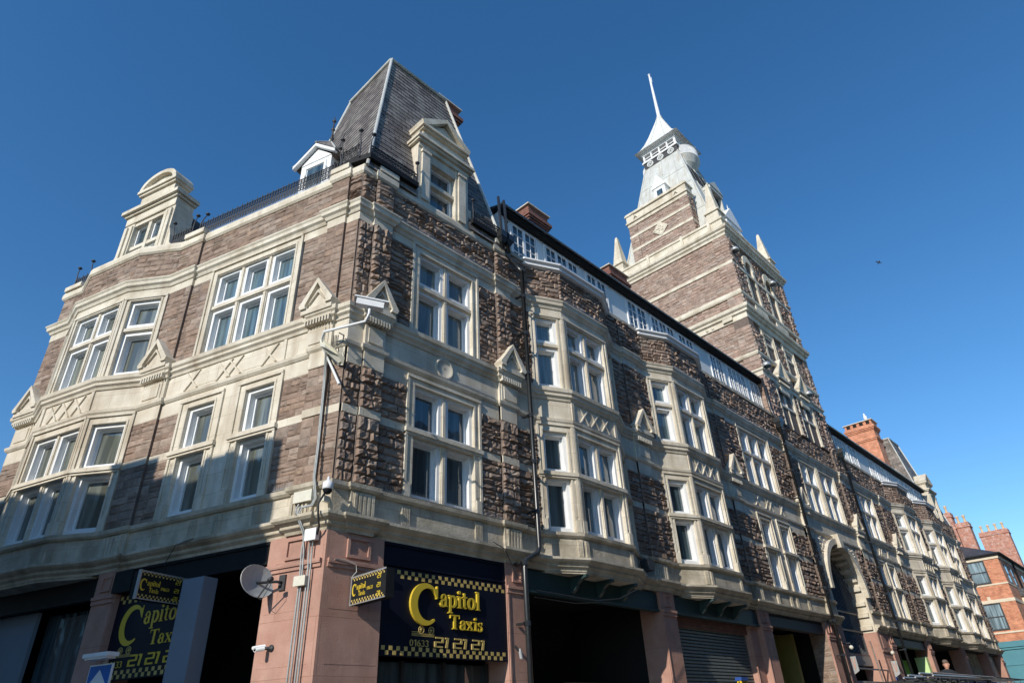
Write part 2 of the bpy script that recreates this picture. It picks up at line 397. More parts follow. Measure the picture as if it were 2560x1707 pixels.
pathL = path[:kq+1]+[(22.5, 0)]; pathR = [(26.5, 0)]+[p_ for p_ in path[kq+1:] if p_[0] > 27]
def course(name, prof, m='cream', label=None, pth=None):
    mb = MB(); mb.sweep(pth or path, prof, 1 if SIDE > 0 else -1); return mb.build(name, m, bld, label)
SIDE = 1    # the path runs from A's far end to the corner then along B: outside is to the right
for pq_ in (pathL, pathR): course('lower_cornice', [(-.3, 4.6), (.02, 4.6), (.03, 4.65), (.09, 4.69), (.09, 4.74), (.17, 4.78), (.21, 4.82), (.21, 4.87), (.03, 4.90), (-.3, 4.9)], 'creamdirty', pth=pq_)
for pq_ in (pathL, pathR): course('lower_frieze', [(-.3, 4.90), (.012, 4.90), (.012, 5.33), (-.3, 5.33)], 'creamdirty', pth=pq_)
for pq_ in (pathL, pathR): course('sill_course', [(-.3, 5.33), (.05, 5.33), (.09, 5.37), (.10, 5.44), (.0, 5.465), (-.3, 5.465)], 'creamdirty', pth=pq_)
course('string_course', [(-.3, 8.12), (.03, 8.12), (.07, 8.17), (.08, 8.235), (.02, 8.26), (-.3, 8.26)], 'cream')
course('upper_frieze', [(-.3, 8.26), (.012, 8.26), (.012, 8.76), (-.3, 8.76)], 'cream')
course('upper_sill_course', [(-.3, 8.76), (.04, 8.76), (.06, 8.82), (.11, 8.86), (.11, 8.92), (.15, 8.96), (.16, 9.05), (.04, 9.13), (-.3, 9.13)], 'cream')
course('top_cornice', [(-.3, TF), (.012, TF), (.012, 11.54), (.04, 11.55), (.07, 11.62), (.12, 11.66), (.13, 11.74), (.16, 11.78), (.16, 11.81), (.02, 11.84), (-.3, 11.84)], 'cream')
# parapet coping, left face and round the corner up to the first roof storey
cpA = path[:path.index(corner)+1]+[B.p(s, o, 0)[:2] for s, o in [(.33, .03), (.33, .09), (.8, .09), (.8, 0), (4.13, 0), (4.13, PO), (4.65, PO)]]
course('parapet_coping', [(-.3, CB), (.03, CB), (.07, 12.75), (.07, 12.88), (.04, 12.97), (-.3, 12.97)], 'cream', pth=cpA)
for (fr, s0, s1) in ((A, .33, .86), (A, 4.94, 5.62), (A, 9.7, AEND), (B, .33, .86), (B, 4.1, 4.7)):
    MB().box(fr, s0, s1, -.3, .17, 12.96, 13.10).build('coping_block', 'cream', bld)
# bracketed corner masonry etc --------------------------------------------------
SM = ['stone', 'mortar']
stoneA, stoneB = None, None
def strip(fr, mb, s0, s1, off, amp, g, pil=False):
    mb = MB(); mb.use(1); mb.box(fr, s0, s1, off-.28, off+.003, SL1, TF); mb.use(0)
    for z0, z1 in ((SL1, ST0), (ST1, BB), (S21, TF)):
        if pil: rock(mb, fr, s0, s1, z0, z1, off, amp, ch=(.14, .21), g=g, cols=2)
        else: rock(mb, fr, s0, s1, z0, z1, off, amp, g=g)
    mb.build('stone_pilaster' if pil else 'stone_wall', SM, bld)
    c_ = MB(); c_.box(fr, s0, s1, off-.2, off+.012+(.02 if pil else 0), ST0, ST1); c_.build('stone_band', 'cream', bld)
    c_ = MB(); c_.box(fr, s0, s1, off-.2, off+.012+(.02 if pil else 0), BB, 8.12); c_.build('stone_band', 'cream', bld)
# left face
strip(A, stoneA, .0, .33, .03, .018, 5); strip(A, stoneA, .33, .8, .09, .018, 5, True)
strip(A, stoneA, .8, 1.5, 0, .018, 5); strip(A, stoneA, 4.36, 5.0, 0, .018, 5); strip(A, stoneA, 5.0, 5.75, .06, .018, 5)
strip(A, stoneA, 9.62, AEND, .06, .018, 5)
# right face
GB = 5
strip(B, stoneB, .0, .33, .03, .05, 5, True); strip(B, stoneB, .33, .8, .09, .07, 5, True)
for s0, s1 in ((.8, 1.46), (3.52, 4.13)): strip(B, stoneB, s0, s1, 0, .05, 5)
strip(B, stoneB, 4.13, 4.65, .06, .05, 5, True); strip(B, stoneB, 4.65, 5.4, 0, .06, 5)
strip(B, stoneB, 9.1, 9.7, 0, .05, 4); strip(B, stoneB, 9.7, 10.4, .06, .05, 4); strip(B, stoneB, 10.4, 11.0, 0, .05, 4)
strip(B, stoneB, 14.85, 15.4, 0, .05, 4); strip(B, stoneB, 15.4, 16.1, .06, .05, 4); strip(B, stoneB, 16.1, 17.1, 0, .05, 4)
strip(B, stoneB, 19.9, 21.35, 0, .05, 4)
strip(B, stoneB, 28.3, 29.5, 0, .05, 3); strip(B, stoneB, 32.25, 33.4, 0, .05, 3); strip(B, stoneB, 33.4, 34.05, .06, .05, 3)
strip(B, stoneB, 34.05, 35.4, 0, .05, 3); strip(B, stoneB, 39.25, 39.9, 0, .05, 3); strip(B, stoneB, 39.9, 40.6, .06, .05, 3); strip(B, stoneB, 40.6, 41.1, 0, .05, 3)
strip(B, stoneB, 44.9, 45.65, 0, .05, 3); strip(B, stoneB, 45.65, 46.17, .06, .05, 3); strip(B, stoneB, 46.17, 46.8, 0, .05, 3); strip(B, stoneB, 48.85, 49.5, 0, .05, 3); strip(B, stoneB, 49.5, 50.3, .06, .05, 3)
# tower front pilasters at building level
for s0, s1 in ((21.35, 22.0), (27.65, 28.3)): strip(B, stoneB, s0, s1, .09, .05, 3)
for s0, s1 in ((22.0, 22.75), (26.95, 27.65)):
    q = MB(); rock(q, B, s0, s1, S21, TF, 0, .05, g=3, mort=True); q.build('stone_wall', SM, bld)
q = MB(); rock(q, B, 26.95, 27.65, SL1, 8.12, 0, .05, g=3, mort=True); q.build('stone_wall', SM, bld)
# parapet masonry (all round)
def parapet(mb, g):
    pass
pts = [(q[0], q[1]) for q in path[1:-1]]
for k in range(len(pts)-1):
    a, b = pts[k], pts[k+1]; l = math.hypot(b[0]-a[0], b[1]-a[1])
    if l < .12: continue
    dx, dy = (b[0]-a[0])/l, (b[1]-a[1])/l; fr = F(a[0], a[1], dx, dy, dy, -dx)
    x = a[0]; isA = k < len(pathA)-1
    q = MB()
    if isA: rock(q, fr, 0, l, TC1, CB, 0, .02, g=5, mort=True)
    elif x < 21: rock(q, fr, 0, l, TC1, CB if x < 4.2 else 12.95, 0, .055, g=5 if x < 10 else 4, mort=True)
    elif 22 <= x < 27.6: rock(q, fr, 0, l, TC1, 12.8, 0, .05, g=3, mort=True)
    else: rock(q, fr, 0, l, TC1, 12.95, 0, .05, g=3, mort=True)
    q.build('parapet_wall', SM, bld)
# inner core so nothing leaks
core = MB(); cp = [A.p(AEND, -.3, 0)[:2], A.p(.2, -.3, 0)[:2], (.3, .3), (BEND, .3), (BEND, 9), (3, 9)]
core.slab(cp, 8.3, 12.8); core.slab(cp[:2]+[(.3, .3), (22.2, .3), (22.2, 9), (3, 9)], 4.62, 8.3); core.slab([(26.7, .3), (BEND, .3), (BEND, 9), (26.7, 9)], 4.62, 8.3); core.build('inner_wall', 'mortar', bld)

# ------------------------------------------------------------------ windows
def window(fr, s0, s1, z0, z1, n, zt, sw=.17, tw=None, parent=None, name='window', inset=.12, proj=.05, ledge=False, gl=None, mw=.11, base=0.0, simple=False, th=.13, back=.28):
    """stone surround + white sashes; s0..s1, z0..z1 outer"""
    parent = parent or bld; gl = gl or random.choice(('glass', 'glass', 'glassblind', 'glassreflect')); tw = sw if tw is None else tw
    w = MB(); o = base
    w.box(fr, s0, s0+sw, o-back, o+.02, z0, z1-tw); w.box(fr, s1-sw, s1, o-back, o+.02, z0, z1-tw); w.box(fr, s0, s1, o-back, o+.02, z1-tw, z1)
    # outer raised fillet and inner bead
    w.box(fr, s0, s0+.06, o+.02, o+proj, z0, z1-.06); w.box(fr, s1-.06, s1, o+.02, o+proj, z0, z1-.06); w.box(fr, s0, s1, o+.02, o+proj+.01, z1-.06, z1)
    w.box(fr, s0+sw-.045, s0+sw, o+.02, o+.035, z0, z1-tw); w.box(fr, s1-sw, s1-sw+.045, o+.02, o+.035, z0, z1-tw); w.box(fr, s0+sw-.045, s1-sw+.045, o+.02, o+.035, z1-tw, z1-tw+.045)
    a, b = s0+sw, s1-sw; lw = (b-a-mw*(n-1))/n
    if zt:
        w.box(fr, a, b, o-back, o-.03, zt, zt+th)
        w.box(fr, a, b, o-.03, o+.0, zt+.02, zt+th-.02)
        if ledge:
            w.box(fr, s0-.02, s1+.02, o-.028, o+.09, zt+.03, zt+th-.01); w.box(fr, s0, s1, o-.026, o+.06, zt-.02, zt+.03)
            for x in (s0+.02, s1-sw+.03):
                for k in range(3): w.box(fr, x+.02+k*.038, x+.04+k*.038, o+.02, o+.035, z0+.35, zt-.12)
                w.box(fr, x-.01, x+.13, o+.02, o+.06, z0, z0+.28)
    for k in range(1, n):
        m0 = a+k*lw+(k-1)*mw; w.box(fr, m0, m0+mw, o-back, o-.035, z0, (zt or z1-tw)); w.box(fr, m0+.02, m0+mw-.02, o-.035, o-.01, z0, (zt or z1-tw))
        if zt: w.box(fr, m0, m0+mw, o-back, o-.035, zt+th, z1-tw); w.box(fr, m0+.02, m0+mw-.02, o-.035, o-.01, zt+th, z1-tw)
    wo = w.build(name, 'cream', parent)
    for k in range(n):
        x0 = a+k*(lw+mw); x1 = x0+lw; sa = MB(); pa = MB()
        rows = [(z0, zt), (zt+th, z1-tw)] if zt else [(z0, z1-tw)]
        for q, (y0, y1) in enumerate(rows):
            ii = o-inset-(.025 if q == 0 else 0); fw = .08
            for (c0, c1, d0, d1) in ((x0, x0+fw, y0, y1), (x1-fw, x1, y0, y1), (x0+fw, x1-fw, y1-fw, y1), (x0+fw, x1-fw, y0, y0+fw+(.03 if q == 0 else 0))):
                sa.box(fr, c0, c1, ii-.12, ii+.075, d0, d1)
            # inner sash frame, set further back
            f2 = .05; u0, u1, v0, v1 = x0+fw, x1-fw, y0+fw+(.03 if q == 0 else 0), y1-fw
            for (c0, c1, d0, d1) in ((u0, u0+f2, v0, v1), (u1-f2, u1, v0, v1), (u0+f2, u1-f2, v1-f2, v1), (u0+f2, u1-f2, v0, v0+f2+.01)):
                sa.box(fr, c0, c1, ii-.118, ii-.05, d0, d1)
            pa.box(fr, u0+f2*.6, u1-f2*.6, ii-.10, ii-.085, v0+f2*.6, v1-f2*.6)
        so = sa.build('sash', 'white', wo); pa.build('pane', gl if isinstance(gl, str) else gl[k % len(gl)], wo)
    return wo
GL = ['glass', 'glassblind', 'glass']
# left face: two single windows below, one three-light above
window(A, 1.50, 2.70, SL1, 8.02, 1, 6.74, .22, .2, ledge=True)
window(A, 3.10, 4.36, SL1, 8.02, 1, 6.74, .24, .2, ledge=True, gl='glassblind')
MB().box(A, 2.70, 3.10, -.28, .01, SL1, 8.12).box(A, 1.5, 2.70, -.28, .015, 8.02, 8.12).box(A, 3.1, 4.36, -.28, .015, 8.02, 8.12).build('window_pier', 'cream', bld)
window(A, 1.54, 4.36, S21, TC0+.02, 3, 10.33, .20, .22)
def bay(fr, b, sc_, gl=None, sofit=True, far=False):
    a0, b0, c0, d0 = b; pa = PO if fr is A else 0.0
    f1, l1 = sub(fr, a0, pa, b0, BD); f2, l2 = sub(fr, b0, BD, c0, BD); f3, l3 = sub(fr, c0, BD, d0, pa)
    for f_, l, n in ((f1, l1, 1), (f2, l2, 2), (f3, l3, 1)):
        window(f_, 0, l, SL1, 8.12, n, 6.74, .15 if n == 2 else .17, .22, ledge=True, gl=gl, mw=.11)
        window(f_, 0, l, S21, TF, n, 10.33, .15 if n == 2 else .17, .10, gl=gl, mw=.11)
    # X fretwork in the upper frieze of the front
    x = MB()
    for k in range(3):
        c = l2*(.27+.23*k); r = .17
        for sg in (1, -1):
            x.prism(f2, [(c-r*sg-.022, 8.30), (c-r*sg+.022, 8.30), (c+r*sg+.022, 8.72), (c+r*sg-.022, 8.72)], .012, .05 if sg > 0 else .045)
    x.box(f2, 0.02, .12, .012, .045, 8.27, 8.75); x.box(f2, l2-.12, l2-.02, .012, .045, 8.27, 8.75)
    x.build('fretwork', 'cream', bld)
    for f_, xs in ((f2, (.03, l2-.17)), (f1, (l1-.17,))):
        for c in xs:
            y = MB()
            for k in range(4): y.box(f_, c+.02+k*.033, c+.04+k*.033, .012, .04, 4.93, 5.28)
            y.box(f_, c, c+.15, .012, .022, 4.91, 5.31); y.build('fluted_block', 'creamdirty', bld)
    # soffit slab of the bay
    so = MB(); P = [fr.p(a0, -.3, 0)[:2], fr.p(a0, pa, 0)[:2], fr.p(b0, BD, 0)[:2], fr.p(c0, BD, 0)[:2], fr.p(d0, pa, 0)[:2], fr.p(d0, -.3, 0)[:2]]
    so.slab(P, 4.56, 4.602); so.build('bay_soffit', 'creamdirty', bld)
    return f1, f2, f3, l1, l2, l3
bay(A, bay_A, 1, 'glassblind')
for b in bays_B: bay(B, b, 1)
window(B, 1.46, 3.52, SL1, 8.05, 2, 6.74, .20, .2, ledge=True)
window(B, 1.46, 3.52, S21, TC0, 2, 10.33, .21, .24)
window(B, 46.8, 48.85, SL1, 8.05, 2, 6.74, .20, .2, ledge=True)
window(B, 46.8, 48.85, S21, TC0, 2, 10.33, .21, .24)
MB().box(B, 1.46, 3.52, -.28, .01, 8.05, 8.12).build('window_head', 'cream', bld); MB().box(B, 46.8, 48.85, -.28, .01, 8.05, 8.12).build('window_head', 'cream', bld)
for s0 in (17.1, 29.5):
    window(B, s0, s0+2.78, S21, TC0, 3, 10.33, .17, .2)
    window(B, s0, s0+1.2, SL1, 8.02, 1, 6.74, .2, .2, ledge=True); window(B, s0+1.58, s0+2.78, SL1, 8.02, 1, 6.74, .2, .2, ledge=True)
    MB().box(B, s0+1.2, s0+1.58, -.28, .01, SL1, 8.12).box(B, s0, s0+1.2, -.28, .015, 8.02, 8.12).box(B, s0+1.58, s0+2.78, -.28, .015, 8.02, 8.12).build('window_pier', 'cream', bld)
    x = MB()
    for c in (.35, 1.15, 1.45, 2.4):
        for sg in (1, -1):
            x.prism(B, [(s0+c-.17*sg-.022, 8.30), (s0+c-.17*sg+.022, 8.30), (s0+c+.17*sg+.022, 8.72), (s0+c+.17*sg-.022, 8.72)], .012, .05 if sg > 0 else .045)
    x.build('fretwork', 'cream', bld)
for s0 in (22.75, 24.9):
    window(B, s0, s0+2.05, S21, TC0, 2, 10.33, .17, .2)
MB().box(B, 24.8, 24.9, -.28, .03, S21, TF).build('window_pier', 'cream', bld)
# left face fretwork
x = MB()
x.box(A, 1.55, 1.62, .012, .04, 8.27, 8.75)
for c in (1.98, 2.95, 3.25, 4.2):
    for sg in (1, -1):
        x.prism(A, [(c-.19*sg-.025, 8.30), (c-.19*sg+.025, 8.30), (c+.19*sg+.025, 8.72), (c+.19*sg-.025, 8.72)], .012, .05 if sg > 0 else .045)
for c in (2.4, 3.75): x.box(A, c-.3, c+.3, .012, .02, 8.33, 8.69)
x.build('fretwork', 'cream', bld)
# round medallion on the right face
x = MB(); x.lathe(B.p(2.45, .012, 8.5), [(.26, 0), (.26, .03), (.22, .045), (.2, .02), (.02, .03)], 24, (0, -1, 0)); x.box(B, 1.5, 3.5, .012, .022, 8.32, 8.35); x.build('medallion', 'cream', bld)
# fluted frieze blocks
def flutes(fr, c, w, off, n=5, z0=4.93, z1=5.29):
    y = MB(); y.box(fr, c, c+w, off+.012, off+.026, z0-.02, z1+.02); d = w/n
    for k in range(n): y.box(fr, c+d*k+d*.2, c+d*k+d*.75, off+.026, off+.048, z0, z1)
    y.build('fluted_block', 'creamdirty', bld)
for c in (1.55, 2.5, 3.13, 4.1): flutes(A, c, .2, 0)
flutes(A, 5.08, .55, .06); flutes(A, 9.72, .55, .06); flutes(A, .38, .4, .09)
for c in (1.45, 3.3, 17.15, 18.2, 18.7, 19.7, 29.5, 30.6, 31.0, 32.0, 46.8, 48.6): flutes(B, c, .2, 0)
for c in (.36, 4.16, 9.78, 15.48, 33.45, 39.95, 45.68): flutes(B, c, .45 if c < 9 else .55, .09 if c < 1 else .06)
# pediments on the upper sill course
def pediment(fr, c, off, w=.86, parent=bld, z=9.13, h=.62, m='cream', carved=True):
    p = MB(); hw = w/2; o1 = off+.22
    p.prism(fr, [(c-hw, z), (c+hw, z), (c+hw, z+.08), (c, z+h), (c-hw, z+.08)], off-.05, o1-.09)
    for sg in (1, -1):
        p.prism(fr, [(c+sg*hw, z), (c+sg*(hw+.04), z+.08), (c, z+h+.07), (c, z+h-.06), (c+sg*(hw-.12), z+.08), (c+sg*(hw-.14), z)][::sg], off-.05, o1+(.002 if sg > 0 else 0))
        p.prism(fr, [(c+sg*hw*.55, z+.10), (c+sg*hw*.5, z+.14), (c, z+h-.2), (c, z+h-.27)][::sg], o1-.09, o1-.04)
    p.box(fr, c-hw, c+hw, off, o1-.04, z-.12, z); p.box(fr, c-hw+.03, c+hw-.03, off, o1-.10, z-.26, z-.12)
    for k in range(9):
        x0 = c-hw+.06+k*(w-.12)/9; p.box(fr, x0, x0+(w-.12)/18, off, off+.14, z-.38, z-.26)
    p.box(fr, c-hw+.12, c+hw-.12, off+.012, off+.03, z-.86, z-.42); p.box(fr, c-hw+.19, c+hw-.19, off+.03, off+.05, z-.80, z-.48)
    return p.build('pediment', m, parent)
pediment(A, .66, .09, .78); pediment(A, 5.4, .06); pediment(A, 10.02, .06)
pediment(B, .56, .09, .72); pediment(B, 4.45, .06, .8)
for c in (10.1, 15.8, 21.67, 27.97, 33.75, 40.25, 45.9): pediment(B, c, .06)

# ------------------------------------------------------------------ ground floor
def pier(fr, s0, s1, off=.04, back=-.6, name='stone_pier', flut=False, m='red'):
    p = MB(); p.box(fr, s0, s1, back, off, 0, 4.598)
    p.box(fr, s0+.01, s1-.01, off, off+.03, 4.02, 4.10); p.box(fr, s0+.01, s1-.01, off, off+.05, 4.10, 4.16)
    w = s1-s0; a, b = s0+w*.28, s1-w*.28
    for (c0, c1, d0, d1) in ((a, a+.035, 4.24, 4.52), (b-.035, b, 4.24, 4.52), (a+.035, b-.035, 4.24, 4.275), (a+.035, b-.035, 4.485, 4.52)):
        p.box(fr, c0, c1, off, off+.03, d0, d1)
    for z in (.9, 1.75, 2.6, 3.4): p.box(fr, s0-.002, s1+.002, off-.02, off+.0015, z, z+.008)
    p.box(fr, s0+.02, s0+.055, off, off+.02, 0, 4.0)
    if flut:
        for k in range(7): p.box(fr, a-.1+k*.08, a-.06+k*.08, off, off+.02, 0, 3.7)
    return p.build(name, m, bld)
cpier = MB(); P = [A.p(1.16, -.5, 0)[:2], A.p(1.16, .07, 0)[:2]]
a0 = A.p(0, .07, 0); t = (-.07-a0[1])/A.d[1]; cc = (a0[0]+A.d[0]*t, -.07)
P += [cc, (1.09, -.07), (1.09, .5), (.4, .5)]
cpier.slab(P, 0, 4.598)
for fr, x0, x1 in ((A, .0, 1.14), (B, .0, 1.07)):
    cpier.box(fr, x0, x1, .07, .10, 4.02, 4.08); cpier.box(fr, x0, x1, .07, .125, 4.08, 4.15)
    for z in (3.4, 2.62, 1.8): cpier.box(fr, x0+.1, x1-.03, .07, .0735, z, z+.012)
for fr, a, b in ((A, .34, .78), (B, .34, .80)):
    for (c0, c1, d0, d1) in ((a, a+.05, 4.2, 4.55), (b-.05, b, 4.2, 4.55), (a+.05, b-.05, 4.2, 4.25), (a+.05, b-.05, 4.5, 4.55)):
        cpier.box(fr, c0, c1, .07, .105, d0, d1)
cpier.build('stone_pier', 'red', bld, 'corner pier of red sandstone')
pier(A, 4.88, 5.5, .07); pier(A, 9.7, 10.35, .07)
for s0, s1 in ((4.12, 4.72), (9.77, 10.45), (15.4, 16.1), (20.7, 21.35), (27.65, 28.3), (33.4, 34.05), (39.9, 40.6), (45.65, 46.2), (49.5, 50.25)):
    pier(B, s0, s1, .05 if s0 < 5 else .06)
pier(B, 14.85, 15.38, -.12, name='side_pier')
# dark shop interiors: back wall, ceiling, side walls
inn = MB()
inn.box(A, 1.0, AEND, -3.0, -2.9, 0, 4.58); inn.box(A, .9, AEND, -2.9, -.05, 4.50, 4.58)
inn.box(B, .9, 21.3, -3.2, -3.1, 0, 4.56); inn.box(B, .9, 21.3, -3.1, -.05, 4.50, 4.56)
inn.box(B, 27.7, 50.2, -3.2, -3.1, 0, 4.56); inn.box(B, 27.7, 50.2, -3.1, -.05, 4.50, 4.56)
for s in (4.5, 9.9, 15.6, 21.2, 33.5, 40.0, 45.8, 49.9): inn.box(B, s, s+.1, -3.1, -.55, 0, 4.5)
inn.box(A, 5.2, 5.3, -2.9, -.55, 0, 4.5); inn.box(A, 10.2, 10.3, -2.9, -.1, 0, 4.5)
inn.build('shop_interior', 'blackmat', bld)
g_ = MB(); g_.box(B, 1.12, 4.1, -.62, -.58, .4, 2.76); g_.build('shop_window', 'glass', bld)
g_ = MB()
for x_ in (1.12, 2.0, 2.95, 4.04): g_.box(B, x_, x_+.06, -.6, -.5, 0, 2.78)
g_.box(B, 1.18, 4.04, -.6, -.5, 2.1, 2.16); g_.build('shopfront_frame', 'iron', bld)
# fascias
MB().box(A, 1.17, 4.87, -.12, -.02, 4.22, 4.598).box(A, 1.17, 4.87, -.02, .02, 4.22, 4.26).box(A, 1.17, 4.87, -.02, .01, 4.55, 4.598).build('shop_fascia', 'black', bld)
MB().box(A, 5.52, 9.69, -.12, -.02, 4.15, 4.56).box(A, 5.52, 9.69, -.02, .03, 4.15, 4.2).build('shop_fascia', 'black', bld)
MB().box(B, 1.10, 4.11, -.12, -.01, 4.18, 4.598).box(B, 1.10, 4.11, -.01, .03, 4.20, 4.235).box(B, 1.10, 4.11, -.01, .015, 4.55, 4.598).box(B, 4.05, 4.11, -.01, .02, 4.235, 4.55).build('shop_fascia', 'signnavy', bld)
for s0, s1 in ((4.73, 9.76), (10.46, 15.39)):
    f_ = MB(); f_.box(B, s0, s1, -.16, -.02, 4.15, 4.56); f_.box(B, s0, s1, -.16, .02, 4.11, 4.15)
    fo = f_.build('shop_fascia', 'green', bld)
    b0 = 6.3 if s0 < 10 else 11.95
    for c in (b0, b0+.95, b0+1.9):
        br = MB(); pr = [(-.02, 4.56)]
        for k in range(9):
            a = k/8*math.pi/2; pr.append((.42*math.cos(a)*1.0, 4.52-.32*math.sin(a)))
        fr2 = F(c, 0, 0, -1, 1, 0); br.prism(fr2, [(-.02, 4.558), (.44, 4.558), (.44, 4.50), (.30, 4.47), (.18, 4.40), (.12, 4.30), (.02, 4.22), (-.02, 4.22)], -.05, .05)
        br.build('bay_bracket', 'green', bld)
for s0, s1 in ((16.1, 20.7), (28.3, 33.4)):
    MB().box(B, s0, s1, -.3, -.06, 4.22, 4.59).box(B, s0, s1, -.3, -.02, 4.19, 4.22).build('shop_fascia', 'iron', bld)
# roller shutter under second bay
sh = MB(); z = 0
while z < 3.86:
    sh.hexa([B.p(10.5, -.32, z), B.p(14.84, -.32, z), B.p(14.84, -.28, z+.02), B.p(10.5, -.28, z+.02), B.p(10.5, -.32, z+.08), B.p(14.84, -.32, z+.08), B.p(14.84, -.28, z+.062), B.p(10.5, -.28, z+.062)]); z += .083
sh.build('roller_shutter', 'shutter', bld)
MB().box(B, 10.46, 14.86, -.4, -.2, 3.87, 4.14).build('shutter_box', 'brickdark', bld)
# first open unit: low board wall with pale panel
MB().box(B, 4.85, 9.7, -2.2, -2.1, 0, 2.35).build('hoarding', 'paving', bld, 'dull boarded wall inside the open shop unit')
MB().box(B, 5.9, 7.9, -2.1, -2.06, 0, 2.42).build('pale_panel', 'greyblue', bld)
MB().box(B, 8.0, 9.7, -1.9, -1.8, 0, 2.62).build('pale_panel', 'street', bld)
# yellow-painted passage between second pair of piers
MB().box(B, 16.15, 20.65, -1.6, -1.5, 3.2, 4.3).build('passage_wall', 'yellowwall', bld)
MB().box(B, 19.3, 19.5, -1.5, -.7, 0, 4.2).build('passage_wall', 'yellowwall', bld)
rbm, rmo = MB(), True
fr2 = F(20.7, .6, 0, -1, -1, 0); rock(rbm, fr2, 0, .62, 0, 4.2, 0, .02, g=2, mort=rmo); rbm.build('rubble_wall', SM, bld)
# green shops to the right of the tower
MB().box(B, 28.4, 33.3, -1.0, -.9, 0, 3.8).build('painted_shopfront', 'limegreen', bld)
MB().box(B, 29.6, 29.75, -.9, -.7, 0, 4.2).box(B, 31.2, 31.35, -.9, -.7, 0, 4.2).build('shopfront_frame', 'iron', bld)
MB().box(B, 33.0, 33.38, -.6, -.1, 0, 3.9).build('side_pier', 'paleg', bld)
MB().box(B, 34.1, 37.6, -1.0, -.9, 0, 4.3).build('painted_shopfront', 'limegreen', bld)
g = MB()
for k in range(6): g.box(B, 40.7+k*.85, 40.8+k*.85, -.5, -.35, 1.0, 4.5)
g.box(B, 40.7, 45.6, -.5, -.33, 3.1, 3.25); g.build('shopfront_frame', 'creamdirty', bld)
MB().box(B, 46.3, 49.4, -.45, -.3, 0, 4.5).build('painted_shopfront', 'green', bld)
# ------------------------------------------------------------------ attic storey with black eaves
def attic(s0, s1, groups, yoff=-.28):
    w = MB(); w.box(B, s0, s1, -2.5, yoff, 12.8, 14.66)
    wo = w.build('attic_wall', 'plaster', bld)
    MB().box(B, s0-.1, s1, -2.7, -.10, 14.66, 14.80).box(B, s0-.12, s1, -.10, -.06, 14.68, 14.81).build('eaves', 'black', bld)
    gut = MB(); gut.tube([B.p(s0-.12, -.02, 14.79), B.p(s1, -.02, 14.79)], .045, 8); gut.build('gutter', 'pipe', bld)
    rf = MB(); rf.hexa([B.p(s0-.1, -.1, 14.805), B.p(s1, -.1, 14.805), B.p(s1, -5, 15.3), B.p(s0-.1, -5, 15.3), B.p(s0-.1, -.1, 14.83), B.p(s1, -.1, 14.83), B.p(s1, -5, 16.6), B.p(s0-.1, -5, 16.6)])
    rf.build('attic_roof', 'slatedark', bld)
    for (a, b, z0, n) in groups:
        f_ = MB(); g_ = MB(); z1 = 14.56; o = yoff
        f_.box(B, a, a+.05, o, o+.04, z0, z1); f_.box(B, b-.05, b, o, o+.04, z0, z1); f_.box(B, a+.05, b-.05, o, o+.04, z1-.05, z1); f_.box(B, a+.05, b-.05, o, o+.05, z0, z0+.05)
        lw = (b-a-.1)/n
        for k in range(n):
            x0 = a+.05+k*lw; x1 = x0+lw
            if k: f_.box(B, x0-.035, x0+.035, o, o+.035, z0+.05, z1-.05)
            f_.box(B, (x0+x1)/2-.012, (x0+x1)/2+.012, o, o+.03, z0+.05, z1-.05)
            for r in range(1, 4): 
                zz = z0+.05+(z1-z0-.1)*r/4; f_.box(B, x0+.035, x1-.035, o, o+.027, zz-.011, zz+.011)
            f_.box(B, x0+.03, x0+.06, o, o+.032, z0+.05, z1-.05); f_.box(B, x1-.06, x1-.03, o, o+.032, z0+.05, z1-.05)
        g_.box(B, a+.03, b-.03, o, o+.012, z0+.03, z1-.03)
        fo = f_.build('attic_window', 'white', bld); g_.build('pane', 'glass', fo)
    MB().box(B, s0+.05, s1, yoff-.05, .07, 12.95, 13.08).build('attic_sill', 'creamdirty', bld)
attic(4.72, 21.3, [(5.16, 6.34, 13.2, 2), (6.66, 8.38, 13.25, 3), (8.72, 9.9, 13.25, 2), (11.0, 12.28, 13.2, 2), (12.5, 14.2, 13.25, 3), (14.4, 15.6, 13.25, 2),
                   (16.8, 17.92, 13.15, 2), (18.28, 19.95, 13.15, 4), (20.3, 21.25, 13.15, 2)])
attic(28.4, 46.3, [(28.9, 29.75, 13.15, 2), (30.0, 31.75, 13.15, 4), (32.1, 33.3, 13.15, 2), (35.2, 36.2, 13.2, 2), (36.5, 38.2, 13.25, 3), (38.5, 39.6, 13.25, 2), (41.0, 41.9, 13.2, 2), (42.2, 43.9, 13.25, 3), (44.2, 45.4, 13.25, 2)])
for b in bays_B:
    pth = [B.p(b[0]-.1, -.2, 0)[:2], B.p(b[0], 0, 0)[:2], B.p(b[1], BD, 0)[:2], B.p(b[2], BD, 0)[:2], B.p(b[3], 0, 0)[:2], B.p(b[3]+.1, -.2, 0)[:2]]
    mb = MB(); mb.sweep(pth, [(-.35, 12.86), (.04, 12.86), (.13, 12.90), (.13, 12.98), (.20, 13.02), (.20, 13.07), (-.35, 13.16)], 1); mb.slab([pth[1], pth[2], pth[3], pth[4]], 12.87, 13.10)
    mb.build('bay_cap', 'white', bld)
# cheek wall of the attic near the pavilion roof
MB().box(B, 4.66, 4.73, -2.2, -.2, 12.97, 14.66).build('attic_cheek', 'white', bld)
